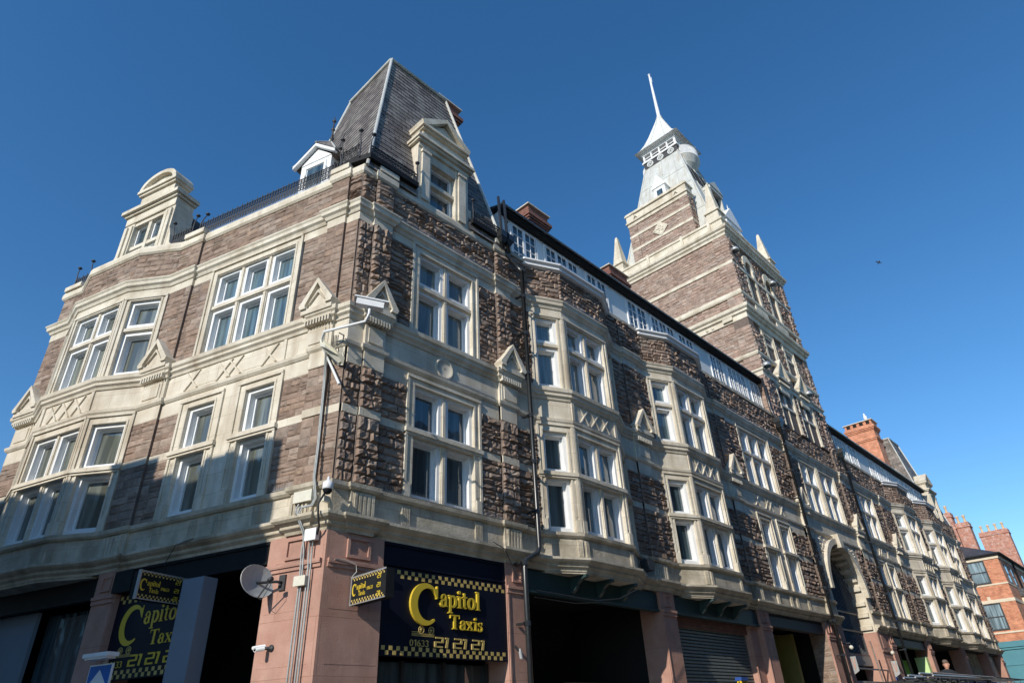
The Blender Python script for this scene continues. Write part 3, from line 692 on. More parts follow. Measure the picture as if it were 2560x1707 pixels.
# ------------------------------------------------------------------ corner pavilion roof
def pavilion(cx, cy, hb, zb, ht, zt, name, m1, notch):
    r = MB(); q = MB(); faces = {0: ((-1, -1), (1, -1)), 1: ((1, -1), (1, 1)), 2: ((1, 1), (-1, 1)), 3: ((-1, 1), (-1, -1))}
    def pt(h, z, sx, sy): return (cx+sx*h, cy+sy*h, z)
    r.poly([pt(ht, zt, -1, -1), pt(ht, zt, 1, -1), pt(ht, zt, 1, 1), pt(ht, zt, -1, 1)])
    n = int((zt-zb)/.19); e = .016
    for k in range(n):
        u = k/n; h = hb+(ht-hb)*u; z = zb+(zt-zb)*u; u2 = (k+1)/n; h2 = hb+(ht-hb)*u2; z2 = zb+(zt-zb)*u2
        for f_, ((a, b), (c, d)) in faces.items():
            A0, A1, B1, B0 = Vector(pt(h, z, a, b)), Vector(pt(h, z, c, d)), Vector(pt(h2, z2, c, d)), Vector(pt(h2, z2, a, b))
            out = Vector(((a+c)/2, (b+d)/2, 0)).normalized()*e; spans = [(0, 1, 0, 1)]
            if f_ == 0 and notch and z < notch[2]:
                spans = [(0, (notch[0]-A0.x)/(A1.x-A0.x), 0, (notch[0]-B0.x)/(B1.x-B0.x)), ((notch[1]-A0.x)/(A1.x-A0.x), 1, (notch[1]-B0.x)/(B1.x-B0.x), 1)]
            for t0, t1, t2, t3 in spans:
                P0, P1, P2, P3 = A0.lerp(A1, t0), A0.lerp(A1, t1), B0.lerp(B1, t3), B0.lerp(B1, t2)
                r.poly([P0, P1, P2, P3]); q.poly([P0+out, P1+out, P2+out*.12, P3+out*.12]); q.poly([P0, P1, P1+out, P0+out])
    ro = r.build(name, m1, bld); q.build('slate_courses', m1, ro)
    l = MB()
    for a, b in ((-1, -1), (1, -1), (1, 1), (-1, 1)): l.tube([pt(hb+.02, zb, a, b), pt(ht+.02, zt+.02, a, b)], .045, 8)
    for (a, b), (c, d) in faces.values(): l.tube([pt(ht+.03, zt+.02, a, b), pt(ht+.03, zt+.02, c, d)], .06, 8)
    l.build('lead_hip', 'lead', ro)
    return ro
pavilion(2.22, 2.10, 2.22, 12.9, 1.04, 19.0, 'pavilion_roof', 'slatebrown', (1.47, 3.17, 14.9))
pavilion(48.0, 2.3, 2.3, 12.9, 1.1, 19.2, 'pavilion_roof', 'slatebrown', (46.75, 48.45, 14.9))
# gutter round pavilion + low dark roof behind left parapet
gp_ = [A.p(.5, -.3, 0)[:2], A.p(.5, .13, 0)[:2], (-.0, -.2), (1.42, -.2), (1.42, .3)]
MB().slab(gp_, 13.12, 13.27).build('gutter', 'black', bld)
MB().box(B, 3.25, 4.6, -.3, .18, 13.12, 13.26).build('gutter', 'black', bld)
# stone dormer, right face
def dormer_B(c):
    d = MB(); hw = .86
    d.box(B, c-hw, c-.42, -1.6, .06, 12.9, 14.72); d.box(B, c+.42, c+hw, -1.6, .06, 12.9, 14.72); d.box(B, c-.42, c+.42, -.28, .03, 14.42, 14.72)
    for sg in (-1, 1):
        d.box(B, c+sg*.62-.12, c+sg*.62+.12, .06, .11, 12.97, 14.55); d.box(B, c+sg*.62-.15, c+sg*.62+.15, .06, .14, 14.55, 14.64)
        d.lathe(B.p(c+sg*1.0, .0, 13.12), [(0, -.03), (.14, -.02), (.14, .02), (0, .03)], 14, (0, -1, 0)); d.box(B, c+sg*.93-.05, c+sg*.93+.05, -.2, .05, 12.97, 13.6)
    d.box(B, c-hw, c+hw, -1.6, .10, 14.72, 14.86); d.box(B, c-hw-.08, c+hw+.08, -1.6, .18, 14.86, 14.93); d.box(B, c-hw-.12, c+hw+.12, -1.6, .24, 14.93, 15.02)
    d.box(B, c-.72, c+.72, -1.6, .06, 15.02, 15.42)
    d.box(B, c-.78, c+.78, -1.6, .14, 15.42, 15.48); d.box(B, c-.83, c+.83, -1.6, .2, 15.48, 15.56)
    d.prism(B, [(c-.7, 15.56), (c+.7, 15.56), (c, 16.05)], -1.5, .06)
    for sg in (1, -1): d.prism(B, [(c+sg*.83, 15.56), (c+sg*.86, 15.64), (c, 16.26), (c, 16.12), (c+sg*.66, 15.56)][::sg], -1.55, .2+(.002 if sg > 0 else 0))
    do = d.build('dormer', 'cream', bld)
    s = MB(); p = MB()
    for z0, z1 in ((12.98, 13.68), (13.80, 14.42)):
        for (a, b, e, f_) in ((-.42, -.35, z0, z1), (.35, .42, z0, z1), (-.35, .35, z1-.07, z1), (-.35, .35, z0, z0+.06)): s.box(B, c+a, c+b, -.24, -.12, e, f_)
        p.box(B, c-.35, c+.35, -.22, -.2, z0+.05, z1-.05)
    s.build('sash', 'white', do); p.build('pane', 'glass', do)
    MB().box(B, c-.42, c+.42, -.26, .0, 13.68, 13.80).build('transom', 'cream', do)
    return do
dormer_B(2.32); dormer_B(47.6)
# curved-gable dormer, left face
def dormer_A(c):
    d = MB(); hw = 1.02
    d.box(A, c-hw, c-.62, -.55, .05, 12.9, 14.72); d.box(A, c+.62, c+hw, -.55, .05, 12.9, 14.72); d.box(A, c-.62, c+.62, -.25, .03, 14.58, 14.72)
    d.box(A, c-.06, c+.06, -.22, .0, 12.97, 14.58); d.box(A, c-.62, c+.62, -.22, -.012, 13.72, 13.84)
    for sg in (-1, 1):
        d.box(A, c+sg*.72-.06, c+sg*.72+.06, .05, .09, 12.97, 14.6); d.box(A, c+sg*.9-.06, c+sg*.9+.06, .05, .11, 12.97, 14.6)
        d.prism(A, [(c+sg*hw, 12.97), (c+sg*(hw+.34), 12.97), (c+sg*(hw+.30), 13.15), (c+sg*(hw+.16), 13.3), (c+sg*(hw+.1), 13.6), (c+sg*hw, 13.9)][::sg], -.2, .04)
    d.box(A, c-hw, c+hw, -.5, .08, 14.72, 15.0); d.box(A, c-hw-.06, c+hw+.06, -.53, .14, 15.0, 15.08); d.box(A, c-hw-.13, c+hw+.13, -.55, .22, 15.08, 15.2)
    d.box(A, c-.7, c+.7, -.42, .05, 15.2, 15.72); d.box(A, c-.76, c+.76, -.45, .12, 15.72, 15.8); d.box(A, c-.8, c+.8, -.47, .17, 15.8, 15.9)
    n = 16; ar = [(c+.64*math.cos(math.pi*k/n), 15.9+.38*math.sin(math.pi*k/n)) for k in range(n+1)]; d.prism(A, ar, -.4, .03)
    for k in range(n):
        a0, a1 = math.pi*k/n, math.pi*(k+1)/n
        d.prism(A, [(c+.76*math.cos(a0), 15.9+.50*math.sin(a0)), (c+.76*math.cos(a1), 15.9+.50*math.sin(a1)), (c+.62*math.cos(a1), 15.9+.37*math.sin(a1)), (c+.62*math.cos(a0), 15.9+.37*math.sin(a0))], -.45, .16)
    do = d.build('dormer', 'cream', bld)
    for x0, x1 in ((c-.62, c-.06), (c+.06, c+.62)):
        s = MB(); p = MB()
        for z0, z1 in ((12.98, 13.72), (13.84, 14.58)):
            for (a, b, e, f_) in ((x0, x0+.06, z0, z1), (x1-.06, x1, z0, z1), (x0+.06, x1-.06, z1-.06, z1), (x0+.06, x1-.06, z0, z0+.06)): s.box(A, a, b, -.2, -.09, e, f_)
            p.box(A, x0+.06, x1-.06, -.18, -.16, z0+.05, z1-.05)
        s.build('sash', 'white', do); p.build('pane', 'glass', do)
    MB().box(A, c-hw+.1, c+hw-.1, -3.0, -.55, 12.9, 14.75).build('dormer_roof', 'slatedark', do)
dormer_A(7.62)
# small white timber dormer on the pavilion roof, facing left
q_ = A.p(1.97, -.6, 0); wd = MB(); wf = F(q_[0], q_[1], A.d[0], A.d[1], A.n[0], A.n[1])
wd.box(wf, -.5, .5, -1.3, 0, 13.0, 14.36); wd.prism(wf, [(-.5, 14.36), (.5, 14.36), (0, 14.80)], -1.2, .02)
for sg in (1, -1): wd.prism(wf, [(sg*.70, 14.27), (sg*.70, 14.36), (0, 14.92), (0, 14.82)][::sg], .02, .13)
wd.box(wf, -.36, -.30, .0, .03, 13.1, 14.25); wd.box(wf, .30, .36, .0, .03, 13.1, 14.25); wd.box(wf, -.30, .30, 0, .03, 14.17, 14.25)
wo = wd.build('timber_dormer', 'white', bld)
wr = MB(); pk = [wf.p(0, -.42, 15.5), wf.p(0, -1.6, 15.5)]; fl, frr, bl_, br_ = wf.p(-.72, .12, 14.36), wf.p(.72, .12, 14.36), wf.p(-.72, -1.6, 14.36), wf.p(.72, -1.6, 14.36); ga = wf.p(0, .14, 14.95)
wr.poly([fl, ga, pk[0]]); wr.poly([frr, ga, pk[0]]); wr.poly([fl, pk[0], pk[1], bl_]); wr.poly([frr, pk[0], pk[1], br_]); wr.poly([wf.p(-.72, .12, 14.33), wf.p(-.5, .02, 14.33), wf.p(-.5, -1.6, 14.33), wf.p(-.72, -1.6, 14.33)])
wr.build('dormer_roof', 'slatebrown', wo)
l_ = MB()
for a_ in (fl, frr): l_.tube([a_, pk[0]], .03, 6)
l_.tube([ga, pk[0], pk[1]], .03, 6); l_.build('lead_hip', 'lead', wo)
MB().box(wf, -.26, .26, 0, .015, 13.15, 14.13).build('pane', 'glass', wo)
sd = F(*wf.p(-.5, 0, 0)[:2], -A.n[0], -A.n[1], -A.d[0], -A.d[1]); MB().box(sd, .12, .75, 0, .015, 13.5, 14.2).build('pane', 'glassblind', wo)
fi = MB(); c_ = pk[0]; fi.tube([c_, (c_[0], c_[1], c_[2]+.3), (c_[0], c_[1], c_[2]+1.0)], [.05, .03, .015], 8)
for h_ in (.1, .45, .8): fi.lathe((c_[0], c_[1], c_[2]+h_), [(.02, 0), (.06, .035), (.02, .07)], 10)
fi.build('finial', 'iron', wo); wo.location = (A.d[0]*.2, A.d[1]*.2, .42)
MB().box(A, .8, AEND-.3, -4.5, -.6, 12.8, 13.1).build('flat_roof', 'slatedark', bld)
# iron cresting on the parapet: one railing per run
def cresting(pts, label, zb=13.08, h=.5, posts=True, grp='iron roof railings'):
    r = MB(); tot = 0
    for a, b in zip(pts, pts[1:]):
        a = Vector(a); b = Vector(b); l = (b-a).length; d = (b-a)/l; n = max(2, int(l/.085))
        for z in (zb+.03, zb+h*.5, zb+h*.78): r.tube([(a.x, a.y, z), (b.x, b.y, z)], .014, 5)
        for k in range(n+1):
            q = a+d*(l*k/n); r.tube([(q.x, q.y, zb), (q.x, q.y, zb+h*(.95 if k % 2 else .82))], .011, 4, cap=False)
            if k < n:
                q2 = a+d*(l*(k+1)/n)
                r.tube([(q.x, q.y, zb+.04), (q2.x, q2.y, zb+h*.48)], .010, 4, cap=False); r.tube([(q2.x, q2.y, zb+.04), (q.x, q.y, zb+h*.48)], .010, 4, cap=False)
                mq = (q+q2)/2; r.lathe((mq.x, mq.y, zb+h*.64), [(.028, -.008), (.038, 0), (.028, .008)], 8, (d.y, -d.x, 0))
    o = r.build('iron_cresting', 'iron'); tag(o, label, 'railing', grp)
    for (x, y) in ([tuple(pts[0]), tuple(pts[-1])] if posts else []):
        p = MB(); lx = ru(-.04, .04); p.tube([(x, y, zb-.05), (x, y, zb+h*.9), (x+lx, y, zb+h+.12), (x+lx*2+.03, y, zb+h+.3)], [.022, .018, .014, .012], 7)
        p.lathe((x+lx*2+.03, y, zb+h+.3), [(0, -.02), (.05, 0), (.06, .03), (.03, .055), (0, .06)], 9); p.build('post', 'iron', o)
    return o
def xyA(s, o): return A.p(s, o, 0)[:2]
cresting([xyA(5.35, .0), xyA(.75, .0)], 'long black iron cresting above the three-light window of the left face')
cresting([xyA(6.35, .02), xyA(5.6, .02)], 'short black iron cresting beside the curved-gable dormer')
cresting([xyA(10.35, .0), xyA(9.7, .0)], 'black iron cresting at the far left end of the parapet')
cresting([xyA(.66, .06), xyA(.1, .10)], 'stub of black iron cresting at the very corner of the parapet', zb=13.27)
cresting([(.02, -.15), (1.40, -.15)], 'black iron cresting on the gutter left of the stone dormer with triangular gable', zb=13.27, h=.36)
cresting([(3.3, -.14), (4.55, -.14)], 'black iron cresting on the gutter right of the stone dormer with triangular gable', zb=13.26, h=.36)
# chimneys on the roof
def chimney(x0, x1, y0, y1, z0, z1, m, pots=0, name='chimney', parent=bld, cap='cream', holes=False):
    c = MB(); h = z1-z0; c.box(W, x0, x1, y0, y1, z0, z1-.75)
    for k, (e, a, b) in enumerate(((.05, .75, .66), (.10, .66, .56), (.15, .56, .42), (.08, .42, .30), (.03, .30, 0))): c.box(W, x0-e, x1+e, y0-e, y1+e, z1-a, z1-b)
    c.box(W, x0-.05, x1+.05, y0-.05, y1+.05, z1-1.5, z1-1.4); c.box(W, x0-.09, x1+.09, y0-.09, y1+.09, z1-1.4, z1-1.33)
    co = c.build(name, m, parent)
    MB().box(W, x0-.12, x1+.12, y0-.12, y1+.12, z1, z1+.05).build('cap', cap, co)
    if holes:
        hh = MB(); n = 4; d = (y1-y0)/n
        for k in range(n): hh.box(W, x0-.035, x0-.03, y0+d*k+d*.22, y0+d*k+d*.78, z1-.28, z1-.04)
        hh.build('vent', 'blackmat', co)
    for k in range(pots):
        p = MB(); yy = y0+(y1-y0)*(k+.5)/pots; xx = (x0+x1)/2
        p.lathe((xx, yy, z1+.04), [(.14, 0), (.15, .04), (.12, .1), (.10, .42), (.13, .5), (.13, .56), (.09, .57), (.08, .5)], 12); p.build('chimney_pot', 'terracotta', co)
    return co
chimney(3.55, 4.33, 1.65, 2.7, 14, 19.95, 'brickdark')  # same brick as the tall orange stack, its shade mixed into the colour
chimney(9.35, 10.45, 3.0, 4.0, 15, 19.75, 'brickdark'); chimney(14.7, 16.0, 3.0, 4.0, 15, 19.5, 'brickdark')
chimney(45.0, 46.2, 1.5, 3.35, 14, 20.3, 'brick', cap='buff', holes=True)
# ------------------------------------------------------------------ tower
tw = empty('market_tower', 'tall brown stone market tower with lead spire, gallery and flagpole rising over the long roof', 'tower')
X0, X1, Y0, Y1 = 21.35, 28.30, -.09, 6.86; TX, TY = (X0+X1)/2, (Y0+Y1)/2
TL = F(X0, Y0, 0, 1, -1, 0)      # left (lit) side, s = distance back
TFr = F(X0, Y0, 1, 0, 0, -1)     # front
TR = F(X1, Y0, 0, 1, 1, 0)
wl_, wf_, wr_, tc = MB(), MB(), MB(), MB(); tm = False
LEN = Y1-Y0; WID = X1-X0
sq = [(X0, Y1), (X0, Y0), (X1, Y0), (X1, Y1)]
def tcourse(name, prof, m='cream'):
    mb = MB(); mb.sweep(sq, prof, -1 if False else TS, closed=True); return mb.build(name, m, tw)
TS = 1
lev = [(12.9, 15.05), (15.42, 16.12), (16.36, 17.75), (18.95, 19.55), (19.85, 21.48), (21.66, 23.28)]
for mb_, fr_, a_, b_, o_ in ((wl_, TL, .75, LEN, -.06), (wl_, TL, 0, .75, 0), (wf_, TFr, 0, WID, -.1), (wf_, TFr, 0, .55, 0), (wf_, TFr, WID-.6, WID, 0), (wr_, TR, 0, LEN, 0)):
    mb_.use(1); mb_.box(fr_, a_, b_, o_-.2, o_+.003, 12.9, 23.28); mb_.use(0)
for z0, z1 in lev:
    rock(wl_, TL, .75, LEN, z0, z1, -.06, .025, g=3, mort=tm); rock(wl_, TL, 0, .75, z0, z1, 0, .03, g=3, ch=(.16, .24), cols=2, mort=tm)
    rock(wf_, TFr, 0, .55, z0, z1, 0, .07, g=3, ch=(.16, .24), cols=2, mort=tm); rock(wf_, TFr, WID-.6, WID, z0, z1, 0, .07, g=3, ch=(.16, .24), cols=2, mort=tm)
rock(wl_, TL, .75, LEN, 17.75, 18.2, -.06, .025, g=2, mort=tm)
# front wall masonry between openings
def frontrock(z0, z1, holes):
    s = .55; 
    for a, b in holes+[(WID-.6, None)]:
        if a-s > .1: rock(wf_, TFr, s, a, z0, z1, -.06, .06, g=3, mort=True)
        s = b
frontrock(12.9, 15.05, [(1.2, 3.15), (3.55, 5.5)]); frontrock(15.42, 16.12, [(1.2, 2.2), (3.6, 4.6)])
frontrock(16.36, 17.75, [(1.35, 2.75), (3.75, 5.15)]); frontrock(18.95, 19.55, []); frontrock(19.85, 21.48, [(1.45, 2.75), (3.85, 5.15)]); frontrock(21.66, 23.28, [(1.45, 2.75), (3.85, 5.15)])
for z0, z1 in lev: rock(wr_, TR, 0, LEN, z0, z1, 0, .03, g=2, ch=(.2, .3), ln=(.4, .8), mort=tm)
wl_.build('stone_wall', ['stonepink', 'mortar'], tw, 'sunlit left side wall of pinkish brown stone'); wf_.build('stone_wall', ['stonepink', 'mortar'], tw); wr_.build('stone_wall', ['stonepink', 'mortar'], tw)
MB().box(W, X0+.3, X1-.3, Y0+.35, Y1-.3, 12, 24.3).build('inner_wall', 'mortar', tw)
tcourse('stone_string', [(-.3, 15.05), (.03, 15.05), (.03, 15.25), (.10, 15.30), (.10, 15.38), (-.3, 15.42)])
tcourse('stone_string', [(-.3, 16.12), (.05, 16.12), (.09, 16.2), (.09, 16.3), (-.3, 16.36)])
tcourse('main_cornice', [(-.3, 18.2), (.02, 18.2), (.02, 18.46), (.12, 18.52), (.12, 18.62), (.22, 18.70), (.24, 18.86), (.02, 18.95), (-.3, 18.95)])
tcourse('stone_string', [(-.3, 19.55), (.05, 19.55), (.09, 19.62), (.09, 19.74), (.02, 19.85), (-.3, 19.85)])
tcourse('stone_string', [(-.3, 21.48), (.015, 21.48), (.015, 21.66), (-.3, 21.66)])
tcourse('top_cornice', [(-.3, 23.28), (.03, 23.28), (.05, 23.4), (.14, 23.48), (.14, 23.56), (.24, 23.64), (.26, 23.78), (.06, 23.84), (.03, 24.3), (.10, 24.34), (.10, 24.46), (-.3, 24.5)])
for a, b in ((.95, 2.0), (2.6, 4.2), (4.8, 6.0)):
    tp = MB()
    for (c0, c1, d0, d1) in ((a, b, 23.92, 23.95), (a, b, 24.2, 24.23), (a, a+.03, 23.95, 24.2), (b-.03, b, 23.95, 24.2)): tp.box(TL, c0, c1, .03, .05, d0, d1)
    tp.build('parapet_panel', 'cream', tw)
    MB().box(TL, a-.35, a-.2, .03, .14, 23.84, 24.5).build('parapet_buttress', 'cream', tw)
for c in (.8, 1.9, 2.5, 3.1):
    for k in (0, .3): MB().lathe(TL.p(1.0+c+k, .02, 18.33), [(.07, 0), (.07, .03), (0, .03)], 8, (-1, 0, 0)).build('rosette', 'cream', tw)
MB().box(TL, .7, 1.2, .02, .12, 18.3, 18.5).build('corbel', 'cream', tw)
MB().box(W, X0, X1, Y0, Y1, 24.3, 24.4).build('parapet_floor', 'lead', tw)
# windows on the front
for s0, s1 in ((1.2, 3.15), (3.55, 5.5)): window(TFr, s0, s1, 12.95, 15.05, 2, 13.95, .15, .14, parent=tw, base=-.05)
for s0, s1 in ((1.35, 2.75), (3.75, 5.15)): window(TFr, s0, s1, 16.4, 18.2, 1, 17.3, .22, .3, parent=tw, base=-.05)
for c in (2.17, 4.52): pediment(TFr, c, -.02, 1.3, tw, 15.55, .95)
for c in (2.1, 4.5):
    a = MB(); hw = .65; n = 12
    a.box(TFr, c-hw, c-.42, -.35, .0, 19.9, 22.1); a.box(TFr, c+.42, c+hw, -.35, .0, 19.9, 22.1)
    for k in range(n):
        a0, a1 = math.pi*k/n, math.pi*(k+1)/n
        a.prism(TFr, [(c+.42*math.cos(a0), 22.1+.42*math.sin(a0)), (c+.42*math.cos(a1), 22.1+.42*math.sin(a1)), (c+.65*math.cos(a1), 22.1+.85*math.sin(a1)), (c+.65*math.cos(a0), 22.1+.85*math.sin(a0))], -.35, .03)
    a.box(TFr, c-.42, c+.42, -.5, -.34, 19.9, 22.6); a.box(TFr, c-.7, c+.7, -.06, .06, 19.1, 19.5)
    a.build('arched_niche', 'cream', tw)
# raised panel wall (stack) on the left side with diamond carving
rp, rpm = MB(), True; c0, c1 = 1.45, 5.42; zz = [(24.45, 25.3), (25.46, 26.28), (26.44, 27.12)]
RB = F(X0+.05, Y0, 0, 1, -1, 0); RS = F(X0, Y0+c0, 1, 0, 0, -1)
for z0, z1 in zz:
    rock(rp, RB, c0+.0, c0+.55, z0, z1, .04, .025, g=3, cols=2, ch=(.16, .22), mort=rpm); rock(rp, RB, c0+.55, c1-.55, z0, z1, 0, .025, g=3, mort=rpm); rock(rp, RB, c1-.55, c1, z0, z1, .04, .025, g=3, cols=2, ch=(.16, .22), mort=rpm)
    rock(rp, RS, .02, .62, z0, z1, 0, .06, g=3, mort=rpm)
rp.build('raised_wall', ['stonepink', 'mortar'], tw)
tc = MB(); tc.box(RB, c0+.01, c1-.01, -.6, -.05, 24.4, 27.3)
for z in (25.30, 26.28): tc.box(RB, c0-.02, c1+.02, -.62, .06, z, z+.16)
tc.box(RB, c0-.03, c1+.03, -.62, .08, 27.12, 27.35); tc.box(RB, c0-.10, c1+.10, -.66, .16, 27.35, 27.46); tc.box(RB, c0-.02, c1+.02, -.6, .07, 27.46, 27.92); tc.box(RB, c0-.12, c1+.12, -.68, .17, 27.92, 28.02); tc.box(RB, c0-.08, c1+.08, -.64, .12, 28.02, 28.12)
tc.box(RB, c0-.04, c0+.5, -.62, .11, 27.47, 28.13); tc.box(RB, c1-.5, c1+.04, -.62, .11, 27.47, 28.13)
for c in (c0+.6, c1-.6):
    for sg in (1, -1): tc.prism(RB, [(c+sg*.24, 27.46), (c+sg*.24, 27.56), (c, 27.82), (c, 27.70), (c+sg*.15, 27.46)][::sg], .07, .16)
tc.prism(RB, [(3.43, 25.36), (3.93, 25.86), (3.43, 26.36), (2.93, 25.86)], .03, .09); tc.prism(RB, [(3.43, 25.46), (3.83, 25.86), (3.43, 26.26), (3.03, 25.86)], .08, .11)
for k in range(14): tc.lathe(RB.p(3.43+ru(-.2, .2), .105, 25.86+ru(-.2, .2)), [(.06, 0), (.045, .03), (0, .045)], 7, (-1, 0, 0))
tc.build('raised_parapet', 'cream', tw)
# obelisks
for (x, y) in ((X0+.35, Y0+.38), (X0+.35, Y1-.38), (X1-.35, Y0+.38), (X1-.35, Y1-.38)):
    ob = MB(); ob.frustum(x, y, 24.4, 25.05, .36, .36, .34, .34); ob.frustum(x, y, 25.05, 25.14, .42, .42, .42, .42); ob.frustum(x, y, 25.14, 25.22, .36, .36, .32, .32); ob.frustum(x, y, 25.22, 27.25, .31, .31, .07, .07); ob.frustum(x, y, 27.25, 27.35, .07, .07, .01, .01)
    ob.build('obelisk', 'cream', tw)
# lead spire: slightly flared at the foot
sp = MB(); prof = [(3.02, 24.4), (2.72, 25.7), (2.06, 28.9), (1.22, 33.0)]
for (h0, z0), (h1, z1) in zip(prof, prof[1:]): sp.frustum(TX, TY, z0, z1, h0, h0, h1, h1)
spo = sp.build('spire', 'lead', tw)
rr = MB()
for sx, sy in ((-1, -1), (1, -1), (-1, 1), (1, 1)): rr.tube([(TX+sx*h, TY+sy*h, z) for h, z in prof], .06, 8)
for u in (-.66, 0, .66):
    rr.tube([(TX-h-.012, TY+u*1.25*(.8+.2*h/1.2) if False else TY+u*h*.62+u*.5, z) for h, z in prof], .025, 6); rr.tube([(TX+u*h*.62+u*.5, TY-h-.012, z) for h, z in prof], .025, 6)
for k, z in enumerate((26.6, 29.4, 31.0)):
    h = np.interp(z, [p[1] for p in prof], [p[0] for p in prof]); rr.box(W, TX-h-.02, TX-h+.02, TY-h, TY+h, z, z+.03)
rr.build('lead_roll', 'lead', spo)
# ring band, gallery, ogee cap
g = MB(); g.box(W, TX-1.24, TX+1.24, TY-1.24, TY+1.24, 33.0, 33.5); g.build('band', 'iron', tw)
g = MB()
for c in (-.78, 0, .78):
    for fr in (F(TX-1.24, TY, 0, 1, -1, 0), F(TX, TY-1.24, 1, 0, 0, -1)):
        q = fr.p(c, .0, 33.24); ax = (fr.n[0], fr.n[1], 0)
        g = MB(); g.lathe(q, [(.235, 0), (.235, .05), (.165, .05), (.165, 0)], 20, ax); g.lathe(q, [(.115, 0), (.115, .05), (.07, .05), (.07, 0)], 16, ax); g.build('ring_ornament', 'whiteold', tw)
g = MB(); g.box(W, TX-1.32, TX+1.32, TY-1.32, TY+1.32, 33.5, 33.60); g.box(W, TX-1.26, TX+1.26, TY-1.26, TY+1.26, 33.60, 33.70); g.box(W, TX-1.26, TX+1.26, TY-1.26, TY+1.26, 34.2, 34.32); g.box(W, TX-1.32, TX+1.32, TY-1.32, TY+1.32, 34.32, 34.38)
for c in (-1.15, -.6, 0, .6, 1.15):
    for sx in (-1, 1):
        g.box(W, TX+sx*1.17-.06, TX+sx*1.17+.06, TY+c-.05, TY+c+.05, 33.70, 34.2); g.box(W, TX+c-.05, TX+c+.05, TY+sx*1.17-.062, TY+sx*1.17+.062, 33.70, 34.2)
for sx in (-1, 1): g.box(W, TX+sx*1.17-.03, TX+sx*1.17+.03, TY-1.14, TY+1.14, 33.92, 33.97); g.box(W, TX-1.14, TX+1.14, TY+sx*1.17-.03, TY+sx*1.17+.03, 33.92, 33.97)
g.build('gallery', 'white', tw); MB().box(W, TX-.9, TX+.9, TY-.9, TY+.9, 33.6, 34.3).build('gallery_core', 'blackmat', tw)
cp = MB(); pr = [(1.62, 34.44), (1.52, 34.54), (1.30, 34.82), (1.05, 35.3), (.78, 36.0), (.50, 36.85), (.26, 37.6), (.13, 38.05)]
for (h0, z0), (h1, z1) in zip(pr, pr[1:]): cp.frustum(TX, TY, z0, z1, h0, h0, h1, h1)
cp.frustum(TX, TY, 34.38, 34.46, 1.30, 1.30, 1.56, 1.56)
co = cp.build('spire_cap', 'whiteold', tw)
cl = MB()
for u in (-.5, .5): cl.tube([(TX-h-.01, TY+u*h, z) for h, z in pr], .02, 6); cl.tube([(TX+u*h, TY-h-.01, z) for h, z in pr], .02, 6)
cl.build('lead_roll', 'lead', co)
fp = MB(); fp.tube([(TX, TY, 38.0), (TX, TY, 40), (TX, TY, 42.7)], [.13, .10, .06], 12); fp.lathe((TX, TY, 37.95), [(.14, 0), (.22, .06), (.2, .14), (.14, .2)], 12); fp.lathe((TX, TY, 42.68), [(.08, 0), (.1, .05), (0, .1)], 10); fp.tube([(TX+.09, TY-.05, 41.9), (TX+.1, TY-.06, 42.5)], .03, 6)
fp.build('flagpole', 'white', tw)
# bowed balconies at front and back of the gallery
for sy in (-1, 1):
    bl = MB(); n = 18; cy = TY+sy*1.15; r = 1.0
    def bp_(a, rr_, z): return (TX+rr_*math.cos(a), cy+sy*rr_*.72*math.sin(a), z)
    for z in (32.82, 33.5): bl.tube([bp_(math.pi*k/n, r, z) for k in range(n+1)], .035, 6)
    for k in range(3*n+1):
        a = math.pi*k/(3*n); bl.tube([bp_(a, r, 32.82), bp_(a, r, 33.5)], .018, 5, cap=False)
    bl.build('balcony_railing', 'white', tw)
    bo = MB(); pr2 = [(.12, 31.9), (.45, 32.02), (.75, 32.3), (.95, 32.65), (1.02, 32.8), (0, 32.81)]
    for (r0, z0), (r1, z1) in zip(pr2, pr2[1:]):
        for k in range(20): a0_, a1_ = math.pi*k/20-.0, math.pi*(k+1)/20; bo.poly([bp_(a0_, r0, z0), bp_(a1_, r0, z0), bp_(a1_, r1, z1), bp_(a0_, r1, z1)], True)
    bo.build('balcony_bowl', 'lead', tw)
def hsp(z): return float(np.interp(z, [24.4, 25.7, 28.9, 33.0], [3.02, 2.72, 2.06, 1.22]))
dk = MB(); dk.hexa([(TX-1.45, TY-hsp(29.9)-.03, 29.9), (TX+1.45, TY-hsp(29.9)-.03, 29.9), (TX+1.45, TY-hsp(29.9)+.2, 29.9), (TX-1.45, TY-hsp(29.9)+.2, 29.9), (TX-1.1, TY-hsp(31.6)-.03, 31.6), (TX+1.1, TY-hsp(31.6)-.03, 31.6), (TX+1.1, TY-hsp(31.6)+.2, 31.6), (TX-1.1, TY-hsp(31.6)+.2, 31.6)])
dk.build('louvre_opening', 'blackmat', tw)
# front lucarne of the spire with dark opening
lu = MB(); lf = F(TX, TY-2.15, 1, 0, 0, -1)
lu.box(lf, -.75, -.6, -1, .25, 27.2, 29.2); lu.box(lf, .6, .75, -1, .25, 27.2, 29.2); lu.box(lf, -.8, .8, -1, .3, 29.2, 29.45); lu.prism(lf, [(-.85, 29.45), (.85, 29.45), (0, 30.1)], -1.2, .35)
lu.build('lucarne', 'lead', tw); MB().box(lf, -.6, .6, -1, .05, 27.2, 29.2).build('lucarne_opening', 'blackmat', tw)
